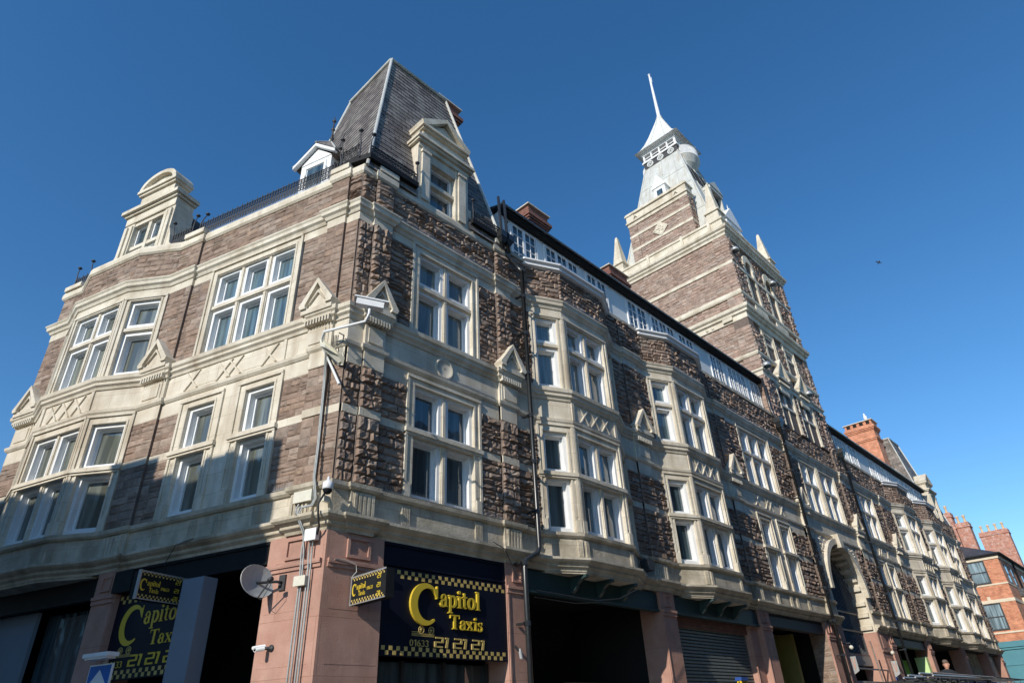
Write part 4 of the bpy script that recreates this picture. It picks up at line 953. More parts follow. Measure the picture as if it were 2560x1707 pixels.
# small white dormers
def lead_dormer(fr, c, z, w, h, nm='spire_dormer', dep=1.2):
    d = MB(); d.box(fr, c-w/2, c+w/2, -dep, 0, z, z+h); d.prism(fr, [(c-w*.62, z+h-.02), (c+w*.62, z+h-.02), (c, z+h*1.62)], -dep, .06)
    do = d.build(nm, 'white', tw); p = MB(); p.box(fr, c-w*.25, c+w*.25, 0, .012, z+h*.12, z+h*.44); p.box(fr, c-w*.25, c+w*.25, 0, .012, z+h*.52, z+h*.84); p.build('pane', 'glass', do)
    f_ = MB(); q = fr.p(c, -.05, z+h*1.6); f_.tube([q, (q[0], q[1], q[2]+.35)], [.03, .012], 6); f_.lathe((q[0], q[1], q[2]+.15), [(0, -.05), (.05, 0), (0, .05)], 8); f_.build('finial', 'white', do)
lead_dormer(F(TX-2.45, TY, 0, 1, -1, 0), 0, 28.3, .78, 1.55)
lead_dormer(F(TX-.1, Y0+.55, 1, 0, 0, -1), 0, 24.5, 1.7, 1.9, dep=1.6)
# portal at street level: arch, jambs, rusticated voussoirs
pa_, pb_, pr_, ps = 22.55, 26.45, 1.95, 5.95; pc = (pa_+pb_)/2
po = MB()
for (a, b) in ((22.0, pa_), (pb_, 26.95)): po.box(B, a, b, -.9, .0, 4.6, 8.12)
n = 20; arc = [(pc+pr_*math.cos(math.pi*k/n), ps+pr_*math.sin(math.pi*k/n)) for k in range(n+1)]
for k in range(n):
    (x0, z0), (x1, z1) = arc[k], arc[k+1]; po.prism(B, [(x0, z0), (x0, 8.12), (x1, 8.12), (x1, z1)], -.9, -.0)
for k in range(n):
    a0, a1 = math.pi*k/n, math.pi*(k+1)/n; r0, r1 = pr_+.002, pr_+.24
    po.prism(B, [(pc+r0*math.cos(a0), ps+r0*math.sin(a0)), (pc+r0*math.cos(a1), ps+r0*math.sin(a1)), (pc+r1*math.cos(a1), ps+r1*math.sin(a1)), (pc+r1*math.cos(a0), ps+r1*math.sin(a0))], .0, .16)
for k in range(1, 15):
    a = math.pi*k/15; ca, sa = math.cos(a), math.sin(a); r0 = pr_-.02; q = (pc+r0*ca, ps+r0*sa); w = .09
    po.prism(B, [(q[0]-sa*w, q[1]+ca*w), (q[0]+sa*w, q[1]-ca*w), (q[0]+sa*w-.10*ca, q[1]-ca*w-.10*sa), (q[0]-sa*w-.10*ca, q[1]+ca*w-.10*sa)], -.6, -.08)
for z in (4.7, 5.2, 5.65): po.box(B, pb_-.10, pb_+.01, -.6, -.08, z, z+.16); po.box(B, pa_-.01, pa_+.10, -.6, -.08, z, z+.16)
po.prism(B, [(pc-.16, 7.75), (pc+.16, 7.75), (pc+.24, 8.3), (pc-.24, 8.3)], .0, .30)
for k in range(170):
    sg = random.choice((-1, 1)); x = pc+sg*ru(1.0, 2.2); z = ru(6.3, 8.05)
    if math.hypot(x-pc, z-ps) > pr_+.28 and 22.05 < x < 26.9: po.lathe(B.p(x, 0, z), [(ru(.03, .06), 0), (.035, .03), (0, .045)], 6, (0, -1, 0))
po.build('portal', 'cream', tw)
pi = MB(); pi.box(B, 22.0, pa_-.02, -.9, .02, 0, 4.598); pi.box(B, 22.0, pa_-.02, .02, .06, 3.85, 3.92); pi.build('portal_pier', 'red', tw)
pi = MB(); pi.box(B, pb_+.0, 27.65, -.9, .02, 0, 4.598)
for k in range(9): pi.box(B, pb_+.3+k*.06, pb_+.335+k*.06, .02, .035, .2, 3.6)
pi.box(B, pb_, 27.6, .02, .06, 3.85, 3.92); pi.box(B, pb_+.3, pb_+.85, .02, .035, 4.0, 4.5)
pi.build('portal_pier', 'red', tw)
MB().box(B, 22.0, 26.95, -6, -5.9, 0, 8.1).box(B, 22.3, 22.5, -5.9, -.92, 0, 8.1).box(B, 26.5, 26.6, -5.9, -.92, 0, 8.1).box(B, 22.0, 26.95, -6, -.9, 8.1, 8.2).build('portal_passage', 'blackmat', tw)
gt = MB(); yb = -.55
for k in range(25):
    x = pa_+.08+k*(pb_-pa_-.16)/24; zt = ps+math.sqrt(max(.02, (pr_-.1)**2-(x-pc)**2)); gt.tube([B.p(x, yb, 3.7), B.p(x, yb, zt-.25)], .018, 5)
for z in (3.7, 4.6, 5.3): gt.box(B, pa_, pb_, yb-.03, yb+.03, z, z+.07)
for r_ in (1.3, 1.62, 1.88): gt.tube([B.p(pc+r_*math.cos(math.pi*k/20), yb, ps+r_*math.sin(math.pi*k/20)) for k in range(21)], .022, 5)
gt.build('iron_grille', 'gate', tw)
MB().box(B, pa_, pb_, -.7, -.5, 3.35, 3.7).box(B, pa_, pb_, -1.0, -.2, 2.35, 2.75).build('entrance_beam', 'paving', tw)
# round floodlights on the tower front
def at(px, py, fr, off):
    D_ = cf+cr*(px-1280)/1625.98+cu*(853.5-py)/1625.98; n_ = np.array([fr.n[0], fr.n[1], 0]); O_ = np.array([*fr.p(0, off, 0)]); C0 = np.array([CAMX, CAMY, CAMZ])
    return Vector(C0+D_*((O_-C0) @ n_)/(D_ @ n_))
for (px_, py_, lb) in ((1843, 621, 'round steel floodlight under the tower top cornice, left one of the two highest'), (1936, 706, 'round steel floodlight under the tower top cornice, right one of the two highest'),
               (1922, 909, 'round steel floodlight low on the tower front, beside its near corner'), (2026, 982, 'round steel floodlight low on the tower front, beside its far corner')):
    p_ = at(px_, py_, B, .40); e = empty('floodlight', lb, 'floodlight', 'floodlights on the tower', (p_.x, .02, p_.z+.05))
    m_ = MB(); m_.tube([(0, .05, .25), (0, -.2, .3), (0, -.3, .1)], .02, 6); m_.build('bracket', 'steel', e)
    m_ = MB(); m_.lathe((0, -.3, .1), [(0, 0), (.12, -.02), (.19, -.12), (.21, -.26), (.19, -.26), (.16, -.18)], 16); m_.build('housing', 'steel', e)
    m_ = MB(); m_.lathe((0, -.3, .1), [(.19, -.25), (0, -.255)], 16); m_.build('lens', 'glass', e)
# ------------------------------------------------------------------ drainpipes
def drain(s, off, ztop, label, hop=True, swan=None, zb=0):
    e = empty('drainpipe', label, 'drainpipe', 'black drainpipes'); p = MB(); r = .055
    if swan: pts = [B.p(s, off, ztop), B.p(s, off, 4.98), B.p(s-.06, off, 4.86), B.p(s-.46, off, 4.66), B.p(s-.5, off, 4.5), B.p(s-.5, off, 0)]
    else: pts = [B.p(s, off, ztop), B.p(s, off, zb)]
    p.tube(pts, r, 12); p.build('pipe', 'pipe', e)
    z = ztop-.9
    while z > 1.2:
        x = s-(.5 if (swan and z < 4.6) else 0); c = MB(); c.tube([B.p(x, off, z), B.p(x, off, z+.09)], r+.016, 12); c.box(B, x-.12, x-.04, off-.2, off, z+.02, z+.06); c.build('collar', 'pipe', e); z -= 1.15
    if hop:
        h = MB(); h.frustum(*B.p(s, off, 0)[:2], ztop-.1, ztop+.12, .08, .08, .17, .14); h.frustum(*B.p(s, off, 0)[:2], ztop+.12, ztop+.35, .18, .15, .18, .15); h.build('hopper', 'pipe', e)
    return e
drain(4.95, .27, 12.35, 'black drainpipe with a double bend, between the near pilaster and the first bay', swan=True, hop=False)
h = MB(); h.tube([B.p(4.95, .27, 12.33), B.p(4.8, .2, 12.5), B.p(4.55, .13, 12.75), B.p(4.5, .13, 12.95)], .055, 10); h.build('offset_bend', 'pipe', bld)
for x in (4.28, 4.5):
    h = MB(); h.frustum(*B.p(x, .22, 0)[:2], 12.98, 13.12, .06, .06, .13, .12); h.frustum(*B.p(x, .22, 0)[:2], 13.12, 13.32, .14, .13, .14, .13); h.tube([B.p(x, .22, 13.3), B.p(x, .15, 14.7)], .04, 8)
    h.tube([B.p(x, .22, 13.0), B.p(x+.05, .2, 12.8)], .05, 8); h.build('hopper', 'pipe', bld)
drain(21.08, .27, 12.4, 'black drainpipe running down beside the left edge of the tower')
h = MB(); h.tube([B.p(21.08, .27, 12.4), B.p(21.0, .12, 13.2), B.p(20.95, .12, 14.7)], .055, 8); h.build('offset_bend', 'pipe', bld)
drain(28.65, .27, 12.9, 'black drainpipe running down just right of the tower')
h = MB(); h.tube([B.p(28.65, .27, 12.9), B.p(28.5, .1, 13.2), B.p(28.5, .05, 14.7)], .055, 8); h.build('offset_bend', 'pipe', bld)
# ------------------------------------------------------------------ street, opposite building, far brick building
g = MB(); g.poly([(-900, -900, 0), (900, -900, 0), (900, 900, 0), (-900, 900, 0)]); tag(g.build('ground', 'asphalt'), 'grey asphalt street surface', 'ground', kind='structure')
pv = MB(); pv.slab([A.p(40, 2.2, 0)[:2], A.p(-.5, 2.2, 0)[:2], (-1.6, -2.4), (52, -2.4), (52, .3), (.2, .3), A.p(40, -.3, 0)[:2]], .0, .12); tag(pv.build('pavement', 'paving'), 'concrete pavement along the shops', 'pavement', kind='structure')
# building across the side street: its roof throws the shade on the left face
sx, sy = math.cos(R(SUN_AZ)), math.sin(R(SUN_AZ)); tn = math.tan(R(SUN_EL)); D = 9.0
def behind(s, z): 
    p = A.p(s, 0, 0); return (p[0]-sx*D, p[1]-sy*D, z+D*tn)
e0 = behind(1.28, 6.5); e1 = behind(30, 6.5)
ob = empty('opposite_building', 'unseen dark brick building across the side street, behind the camera', 'building')
dx, dy = e1[0]-e0[0], e1[1]-e0[1]; oL = math.hypot(dx, dy); OF = F(e0[0], e0[1], dx, dy, sx, sy)
m_ = MB(); m_.box(OF, 0, oL, -9, 0, 0, e0[2]-.5); m_.build('wall', 'street', ob)  # wall kept dark so little light bounces onto the left face
m_ = MB(); m_.box(OF, 0, oL, -9, .02, e0[2]-.5, e0[2]-.15)
for (a, b, h) in ((0.0, 2.0, .15), (3.4, 4.6, .5), (8.2, 9.4, .45)): m_.box(OF, a, b, -3, 0, e0[2]-.15, e0[2]-.15+h)
m_.prism(OF, [(0, e0[2]-.15), (.5, e0[2]-.05), (.3, e0[2]-.9), (0, e0[2]-1.5)], -9, .25)
m_.build('roof', 'slatedark', ob)
m_ = MB()
for k in range(9):
    for z in (1.0, 5.0, 9.0): m_.box(OF, 1.4+k*3.1, 2.7+k*3.1, 0, .02, z, z+2.2)
m_.build('window', 'glasspale', ob)
# unseen terrace, set tall, dark and close to block sky light; mirrored in the glass
ob2 = empty('sky_block_terrace', 'long dark terrace across the main street, unseen behind the camera, shaped to hold back sky light', 'building')
m_ = MB(); m_.box(W, -4, 60, -22, -13, 0, 14); m_.build('wall', 'street', ob2)
m_ = MB(); m_.hexa([(-4.3, -22.3, 14), (60.3, -22.3, 14), (60.3, -12.7, 14), (-4.3, -12.7, 14), (-4.3, -18, 17), (60.3, -18, 17), (60.3, -17, 17), (-4.3, -17, 17)]); m_.build('roof', 'slatedark', ob2)
m_ = MB()
for k in range(17):
    for z in (1, 4.6, 8): m_.box(W, 7+k*3.1, 8.4+k*3.1, -13, -12.98, z, z+2)
m_.build('window', 'glass', ob2)
# red brick building at the right
rb = empty('brick_building', 'orange brick corner building with slate roof and teal shopfront at the far right', 'building')
BX, BY = 56.0, -1.2; LB = F(BX, BY, 0, 1, -1, 0); RBf = F(BX, BY, 1, 0, 0, -1)
m_ = MB(); m_.box(W, BX, 86, BY, 9, 5.6, 11.3); m_.build('wall', 'brick', rb)
m_ = MB(); m_.box(W, BX-.06, 86, BY-.06, 9, 11.3, 11.62); m_.box(W, BX-.03, 86, BY-.03, 9, 9.5, 9.6); m_.box(W, BX-.03, 86, BY-.03, 9, 8.3, 8.52); m_.box(W, BX-.05, 86, BY-.05, 9, 6.25, 6.36)
m_.box(LB, 1.45, 1.65, 0, .08, 8.3, 8.75); m_.build('stone_band', 'buff', rb)
m_ = MB(); P8 = (BX+13, 3.9)
rz, ez = 14.4, 11.64
m_.poly([(BX-.22, BY-.22, ez), (BX-.22, 9.2, ez), (BX+5.5, 4, rz)]); m_.poly([(BX-.22, BY-.22, ez), (86, BY-.22, ez), (86, 4, rz), (BX+5.5, 4, rz)]); m_.poly([(BX-.22, 9.2, ez), (86, 9.2, ez), (86, 4, rz), (BX+5.5, 4, rz)])
m_.poly([(BX-.22, BY-.22, ez), (86, BY-.22, ez), (86, 9.2, ez), (BX-.22, 9.2, ez)]); m_.build('roof', 'slatedark', rb)
m_ = MB(); m_.tube([(BX-.25, 9.2, 11.62), (BX-.25, BY-.25, 11.62), (86, BY-.25, 11.62)], .07, 8); m_.tube([(BX+5.2, BY-.1, 11.6), (BX+5.2, BY-.1, 0)], .06, 8); m_.build('gutter', 'iron', rb)
def bwin(fr, a, b, z0, z1, curtain):
    m_ = MB()
    for q in ((a, a+.09, z0, z1), (b-.09, b, z0, z1), (a+.09, b-.09, z1-.09, z1), (a+.09, b-.09, z0, z0+.12), (a+.09, b-.09, (z0+z1)/2-.04, (z0+z1)/2+.04)): m_.box(fr, q[0], q[1], -.1, .02, q[2], q[3])
    wo = m_.build('window', 'iron', rb); MB().box(fr, a+.05, b-.05, -.05, .005, z0+.05, z1-.05).build('pane', curtain, wo)
bwin(LB, .98, 2.6, 9.62, 11.28, 'glasspale'); bwin(LB, .98, 2.6, 6.45, 8.28, 'glasspale')
for k in range(7):
    bwin(RBf, 1.2+k*2.1, 2.3+k*2.1, 9.62, 11.0, 'glass'); bwin(RBf, 4.6+k*3.2, 6.2+k*3.2, 6.5, 8.1, 'glasspale')
m_ = MB(); m_.box(W, BX, 86, BY, 9, 0, 5.6); m_.box(W, BX-.15, 86, BY-.15, 9, 5.35, 5.72); m_.box(W, BX-.08, 86, BY-.08, 9, 5.2, 5.35); m_.box(W, BX-.04, 86, BY-.04, 9, 4.2, 4.26); m_.box(W, BX-.04, 86, BY-.04, 9, 3.1, 3.18); m_.build('shopfront', 'teal', rb)
m_ = MB(); m_.box(RBf, 3.2, 6.5, 0, .9, 8.9, 9.0); m_.prism(F(BX+3.2, BY, 0, -1, 1, 0), [(0, 9.0), (1.0, 9.0), (0, 9.6)], 0, 3.3); m_.build('bay_roof', 'slatedark', rb)
m_ = MB(); m_.box(RBf, 3.4, 6.3, 0, .8, 6.2, 8.9); m_.build('bay', 'buff', rb)
def stack(x0, x1, y0, y1, z1, n): return chimney(x0, x1, y0, y1, 11, z1, 'brickred', n, 'chimney', rb)
def stack2(x0, x1, y0, y1, z1, n, m='brickred'):
    c = MB(); c.box(W, x0, x1, y0, y1, 11, z1-.4); c.box(W, x0-.06, x1+.06, y0-.06, y1+.06, z1-.4, z1-.3); c.box(W, x0-.02, x1+.02, y0-.02, y1+.02, z1-.3, z1)
    co = c.build('chimney', m, rb)
    for k in range(n):
        p = MB(); yy = y0+(y1-y0)*(k+.5)/n; p.lathe(((x0+x1)/2, yy, z1), [(.15, 0), (.14, .08), (.10, .2), (.09, .5), (.13, .56), (.13, .66), (.08, .67)], 10); p.build('chimney_pot', 'terracotta', co)
stack2(60.5, 61.5, 1.45, 2.55, 16.2, 2); stack2(60.6, 61.6, .45, 1.4, 15.2, 2); stack2(70.0, 71.0, -.9, 1.4, 15.9, 4)
# swan-neck lamp on the teal shopfront
e = empty('swan_neck_lamp', 'white swan-neck lamp on the teal shopfront of the brick building', 'lamp', loc=(BX-.05, BY+.55, 4.15))
m_ = MB(); m_.tube([(0, 0, .75), (-.02, 0, .6), (-.06, 0, .2), (-.05, 0, 0), (-.2, 0, -.08), (-.42, 0, -.05), (-.55, 0, -.02)], .028, 6); m_.build('arm', 'white', e)
m_ = MB(); m_.lathe((-.6, 0, 0), [(.03, .06), (.06, .03), (.16, -.06), (.17, -.1)], 12); m_.build('lamp_shade', 'white', e)
# ------------------------------------------------------------------ lettering as raised strokes
def qb(p0, p1, p2, n=5):
    return [((1-t)**2*p0[0]+2*t*(1-t)*p1[0]+t*t*p2[0], (1-t)**2*p0[1]+2*t*(1-t)*p1[1]+t*t*p2[1]) for t in [i/n for i in range(n+1)]]
def arc(cx, cy, rx, ry, a0, a1, n=12, w0=.1, w1=.1, wm=None):
    out = []
    for i in range(n+1):
        t = i/n; a = R(a0+(a1-a0)*t); w = w0+(w1-w0)*t if wm is None else (w0*(1-math.sin(math.pi*t))+wm*math.sin(math.pi*t))
        out.append((cx+rx*math.cos(a), cy+ry*math.sin(a), w))
    return out
TH, TK = .05, .15
SER = {  # strokes: list of (x, y, width) polylines, em height 1
 'C': (.86, [arc(.47, .5, .37, .46, 48, 312, 22, .05, .06, .17), [(.74, .98, .03), (.74, .68, .035)], [(.74, .72, .10), (.68, .86, .05)]]),
 'a': (.50, [[(.34, .03, TK-.03), (.34, .42, TK-.03)], arc(.22, .42, .13, .19, -5, 190, 9, .12, .09, .06), arc(.21, .17, .14, .16, 60, 310, 12, .05, .07, .13), [(.30, .04, .06), (.44, .03, .04)]]),
 'p': (.56, [[(.13, -.28, TK-.02), (.13, .60, TK-.02)], [(.02, .59, .05), (.16, .59, .05)], [(.00, -.27, .05), (.27, -.27, .05)], arc(.27, .30, .19, .27, 130, -130, 14, .05, .05, .15)]),
 'i': (.30, [[(.15, .0, TK-.02), (.15, .60, TK-.02)], [(.03, .59, .05), (.17, .59, .05)], [(.01, .025, .05), (.29, .025, .05)], arc(.14, .80, .045, .045, 0, 360, 8, .09, .09)]),
 't': (.36, [[(.16, .12, TK-.03), (.16, .80, TK-.05)], [(.02, .58, .06), (.33, .58, .06)], arc(.25, .13, .085, .10, 180, 310, 7, .11, .04)]),
 'o': (.54, [arc(.26, .30, .19, .27, 90, 270, 12, .06, .06, .15), arc(.26, .30, .19, .27, 90, -90, 12, .06, .06, .15)]),
 'l': (.30, [[(.15, .0, TK-.02), (.15, .95, TK-.02)], [(.03, .94, .05), (.17, .94, .05)], [(.01, .025, .05), (.29, .025, .05)]]),
 'T': (.74, [[(.36, .0, TK), (.36, .94, TK)], [(.02, .92, .07), (.70, .92, .07)], [(.05, .95, .04), (.03, .72, .02)], [(.67, .95, .04), (.69, .72, .02)], [(.20, .025, .05), (.52, .025, .05)]]),
 'x': (.56, [[(.08, .58, .13), (.46, .02, .13)], [(.45, .58, .05), (.07, .02, .05)], [(.0, .585, .04), (.22, .585, .04)], [(.34, .585, .04), (.54, .585, .04)], [(.0, .02, .04), (.18, .02, .04)], [(.32, .02, .04), (.56, .02, .04)]]),
 's': (.42, [arc(.20, .44, .12, .13, 40, 250, 9, .04, .12, .09), arc(.20, .16, .14, .15, 75, -130, 9, .12, .04, .10), [(.33, .60, .03), (.33, .43, .03)], [(.05, .18, .03), (.05, .0, .03)]]),
}
SER['C'] = (.90, [arc(.48, .5, .40, .46, 52, 308, 26, .05, .05, .21), [(.80, .98, .03), (.80, .66, .04)], [(.80, .68, .03), (.72, .90, .12)]])
SAN = {
 '0': (.56, [arc(.25, .5, .18, .43, 0, 360, 18, .11, .11)]), '1': (.42, [[(.26, .0, .13), (.26, .98, .13)], [(.06, .80, .10), (.27, .95, .10)]]),
 '6': (.56, [arc(.25, .29, .18, .25, 0, 360, 14, .11, .11), [(.08, .33, .11), (.14, .68, .11), (.36, .95, .10)]]),
 '3': (.54, [arc(.22, .72, .17, .21, 150, -80, 10, .10, .10), arc(.22, .26, .19, .23, 80, -150, 10, .10, .10)]),
}
DIG = {'2': (1.02, [[(.16, .92, .15), (.84, .92, .15)], [(.86, .97, .19), (.86, .47, .19)], [(.90, .50, .13), (.10, .50, .13)], [(.13, .54, .19), (.13, .02, .19)], [(.04, .07, .15), (.86, .07, .15)]]),
       '1': (.55, [[(.22, .0, .22), (.34, .98, .22)], [(.08, .90, .15), (.34, .90, .15)]])}
def letters(mb, fr, x, z, h, text, font, depth, off, slant=0.0, xs=1.0, wmul=1.0, ss=1):
    """writes text rightwards along +s*ss; each stroke gets its own depth so faces never coincide"""
    cx = x; cnt = 0
    for ch in text:
        if ch == ' ': cx += ss*.5*h*xs; continue
        adv, strokes = font[ch]
        for st in strokes:
            cnt += 1; d = depth+(cnt % 5)*.0012
            L_, R_ = [], []
            for k, pt in enumerate(st):
                px, py = pt[0], pt[1]; w = (pt[2] if len(pt) > 2 else .1)*wmul
                q0 = st[max(k-1, 0)]; q1 = st[min(k+1, len(st)-1)]; tx, ty = q1[0]-q0[0], q1[1]-q0[1]; l = math.hypot(tx, ty) or 1; nx_, ny_ = -ty/l, tx/l
                for lst, sg in ((L_, 1), (R_, -1)):
                    ax, ay = px+sg*nx_*w/2, py+sg*ny_*w/2; lst.append((cx+ss*(ax*h*xs+ay*h*slant), z+ay*h))
            for k in range(len(L_)-1):
                P = [L_[k], L_[k+1], R_[k+1], R_[k]]
                i = len(mb.v); mb.v += [fr.p(s_, off, z_) for s_, z_ in P]+[fr.p(s_, off+d, z_) for s_, z_ in P]
                qs = [(4, 5, 6, 7), (0, 1, 5, 4), (2, 3, 7, 6)]+([(3, 0, 4, 7)] if k == 0 else [])+([(1, 2, 6, 5)] if k == len(L_)-2 else [])
                for q in qs: mb.f.append(tuple(i+t_ for t_ in q)); mb.sm.append(False)
        cx += ss*adv*h*xs
    return cx
def textw(text, font, h, xs): return sum((.5 if c == ' ' else font[c][0])*h*xs for c in text)
def checks(mb, fr, a, b, z, sz, off, ss=1):
    n = int((b-a)/sz)
    for k in range(n):
        x = a+k*sz; zz = z+(0 if k % 2 else sz*.92); mb.box(fr, x+.004, x+sz-.004, off, off+.004, zz+.004, zz+sz*.88)
def tyres(mb, fr, x, z, w, off, ss=1):
    for c in (.42, .86):
        q = fr.p(x+ss*w*c, off, z+w*.16); ax = (fr.n[0], fr.n[1], 0)
        mb.lathe(q, [(w*.13, 0), (w*.13, .006), (w*.105, .006), (w*.105, 0)], 16, ax); mb.lathe(q, [(w*.04, 0), (w*.04, .006), (0, .006)], 10, ax)
        for k in range(6):
            a = k*math.pi/3; mb.tube([q, fr.p(x+ss*w*c+math.cos(a)*w*.085, off+.003, z+w*.16+math.sin(a)*w*.085)], w*.012, 4)
    for k in range(3): mb.box(fr, min(x, x+ss*w), max(x, x+ss*w), off, off+.005, z-.025+k*.018, z-.016+k*.018)
    mb.box(fr, min(x, x+ss*w*.35), max(x, x+ss*w*.35), off, off+.005, z+.035, z+.045)
# big sign on the right face
sg_ = empty('shop_sign', 'large black and gold taxi sign with raised yellow letters over the right-face shop', 'sign', 'taxi fascia signs')
MB().box(B, 1.12, 4.10, -.06, .03, 2.78, 4.17).build('board', 'signnavy', sg_)
m_ = MB(); letters(m_, B, 1.72, 3.29, .67, 'C', SER, .05, .03, xs=1.08); m_.build('raised_letter', 'gold', sg_); m_ = MB(); letters(m_, B, 2.38, 3.62, .34, 'apitol', SER, .04, .03, xs=1.14); m_.build('raised_letters', 'gold', sg_); m_ = MB(); letters(m_, B, 2.62, 3.26, .25, 'Taxis', SER, .035, .03, xs=1.30); m_.build('raised_letters', 'gold', sg_)
m_ = MB(); letters(m_, B, 1.74, 2.945, .105, '01633', SAN, .004, .03, xs=1.55)
m_.build('digits', 'goldflat', sg_)
for x in (2.27, 2.71, 3.15): m_ = MB(); letters(m_, B, x, 2.945, .17, '21', DIG, .012, .03, slant=.0, xs=1.38); m_.build('digits', 'goldflat', sg_)
m_ = MB(); checks(m_, B, 1.42, 4.08, 4.00, .078, .03); m_.build('checker_border', 'goldflat', sg_); m_ = MB(); checks(m_, B, 1.16, 4.08, 2.79, .078, .03); m_.build('checker_border', 'goldflat', sg_)
m_ = MB(); tyres(m_, B, 1.78, 3.13, .50, .03); m_.build('tyre_emblem', 'goldflat', sg_)
# big sign on the left face (reads left to right while s decreases)
AM = F(A.O[0], A.O[1], -A.d[0], -A.d[1], A.n[0], A.n[1])     # s' = -s
sg_ = empty('shop_sign', 'large black and gold taxi sign in shade on the left face behind a boxed post', 'sign', 'taxi fascia signs')
MB().box(AM, -4.87, -2.6, -.1, -.04, 2.7, 4.14).build('board', 'signnavy', sg_)
m_ = MB(); letters(m_, AM, -4.66, 3.26, .66, 'C', SER, .006, -.04, xs=.98); letters(m_, AM, -4.06, 3.58, .33, 'apitol', SER, .006, -.04, xs=1.10); letters(m_, AM, -3.82, 3.22, .25, 'Taxis', SER, .006, -.04, xs=1.30)
letters(m_, AM, -4.80, 2.90, .11, '01633', SAN, .004, -.04, xs=1.5)
for x in (-4.24, -3.80, -3.36): letters(m_, AM, x, 2.90, .19, '21', DIG, .006, -.04, xs=1.25)
m_.build('letters', 'gold', sg_)
m_ = MB(); checks(m_, AM, -4.84, -2.65, 3.98, .078, -.04); checks(m_, AM, -4.84, -2.65, 2.72, .078, -.04); tyres(m_, AM, -4.72, 3.09, .5, -.04); m_.build('checker_border', 'goldflat', sg_)
# projecting box signs
def boxsign(fr, x, z0, z1, w, proj0, label, face, th=.16):
    """box standing out from the wall at s=x; face: frame of the visible long side"""
    e = empty('box_sign', label, 'sign', 'projecting taxi box signs')
    MB().box(face, 0, w, -th, 0, z0, z1).build('box', 'black', e)
    MB().box(face, -.012, .012, -.05, .012, z0-.01, z1+.01).box(face, 0, w, .001, .006, z1-.02, z1+.005).box(face, 0, w, .001, .006, z0-.005, z0+.012).build('edge_trim', 'steel', e)
    h = z1-z0; m_ = MB(); letters(m_, face, .03, z0+h*.30, h*.42, 'C', SER, .003, 0, xs=.72); letters(m_, face, .03+h*.30, z0+h*.50, h*.22, 'apitol', SER, .003, 0, xs=.98, wmul=1.1); letters(m_, face, .06+h*.34, z0+h*.27, h*.17, 'Taxis', SER, .003, 0, xs=1.0, wmul=1.1)
    letters(m_, face, w*.47, z0+h*.40, h*.115, '01633', SAN, .003, 0, xs=1.25, wmul=1.1)
    for zz in (.70, .39, .10): letters(m_, face, w*.755, z0+h*zz, h*.16, '21', DIG, .003, 0, xs=.95)
    m_.build('letters', 'gold', e)
    m_ = MB(); checks(m_, face, .02, w-.02, z1-.075, .036, 0); checks(m_, face, .02, w-.02, z0+.01, .036, 0); m_.build('checker_border', 'goldflat', e)
    return e
fc1 = F(.46, -.12, 0, -1, -1, 0)
e = boxsign(B, 0, 3.46, 3.89, .92, 0, 'small black box sign with yellow taxi lettering, sticking out from the sunlit corner pier', fc1)
MB().box(fc1, -.08, 0, -.12, -.04, 3.55, 3.8).build('bracket', 'iron', e)
q0 = A.p(3.0, 1.0, 0); fc2 = F(q0[0], q0[1], -A.n[0], -A.n[1], -A.d[0], -A.d[1])
e = boxsign(A, 0, 3.76, 4.2, .92, 0, 'small black box sign with yellow taxi lettering, in shade in front of the left-face shop', fc2)
MB().box(fc2, .92, 1.04, -.12, -.04, 3.85, 4.1).build('bracket', 'iron', e)
MB().box(A, 4.45, 4.95, -.1, .12, 4.17, 4.56).build('shutter_box', 'black', bld)

# ------------------------------------------------------------------ post, interior glimpses of the left shop
po_ = MB(); po_.box(A, 2.28, 2.78, .05, .34, 0, 4.12); tag(po_.build('boxed_post', 'greyblue'), 'tall square grey-blue boxed post in front of the left-face shop', 'post')
MB().box(A, 7.55, 9.6, -.28, -.2, 0, 4.16).build('pale_panel', 'greyblue', bld)
MB().box(A, 5.6, 7.55, -.5, -.45, 0, 4.1).build('shop_window', 'glass', bld)
MB().box(A, 1.2, 2.3, -2.4, -2.3, 0, 2.9).build('passage_wall', 'yellowwall', bld)
# blue arrow sign with its lamp
e = empty('road_sign', 'square blue road sign with white upward arrow under a small lamp', 'road sign')
q = A.p(3.56, .9, 0); rf_ = F(q[0], q[1], -A.d[0], -A.d[1], A.n[0], A.n[1])
MB().box(rf_, -.27, .27, -.03, 0, 2.25, 2.84).build('plate', 'white', e)
MB().box(rf_, -.25, .25, 0, .004, 2.27, 2.82).build('face', 'signblue', e)
MB().prism(rf_, [(-.1, 2.3), (.1, 2.3), (.1, 2.55), (.2, 2.55), (0, 2.76), (-.2, 2.55), (-.1, 2.55)], .004, .008).build('arrow', 'white', e)
m_ = MB(); m_.tube([rf_.p(0, -.06, 0), rf_.p(0, -.06, 2.9), rf_.p(0, 0, 2.98)], .038, 10); m_.build('pole', 'steel', e)
m_ = MB(); m_.box(rf_, -.26, .34, -.02, .18, 2.93, 2.99); m_.box(rf_, -.22, .30, .0, .16, 2.90, 2.93); m_.build('lamp', 'white', e)
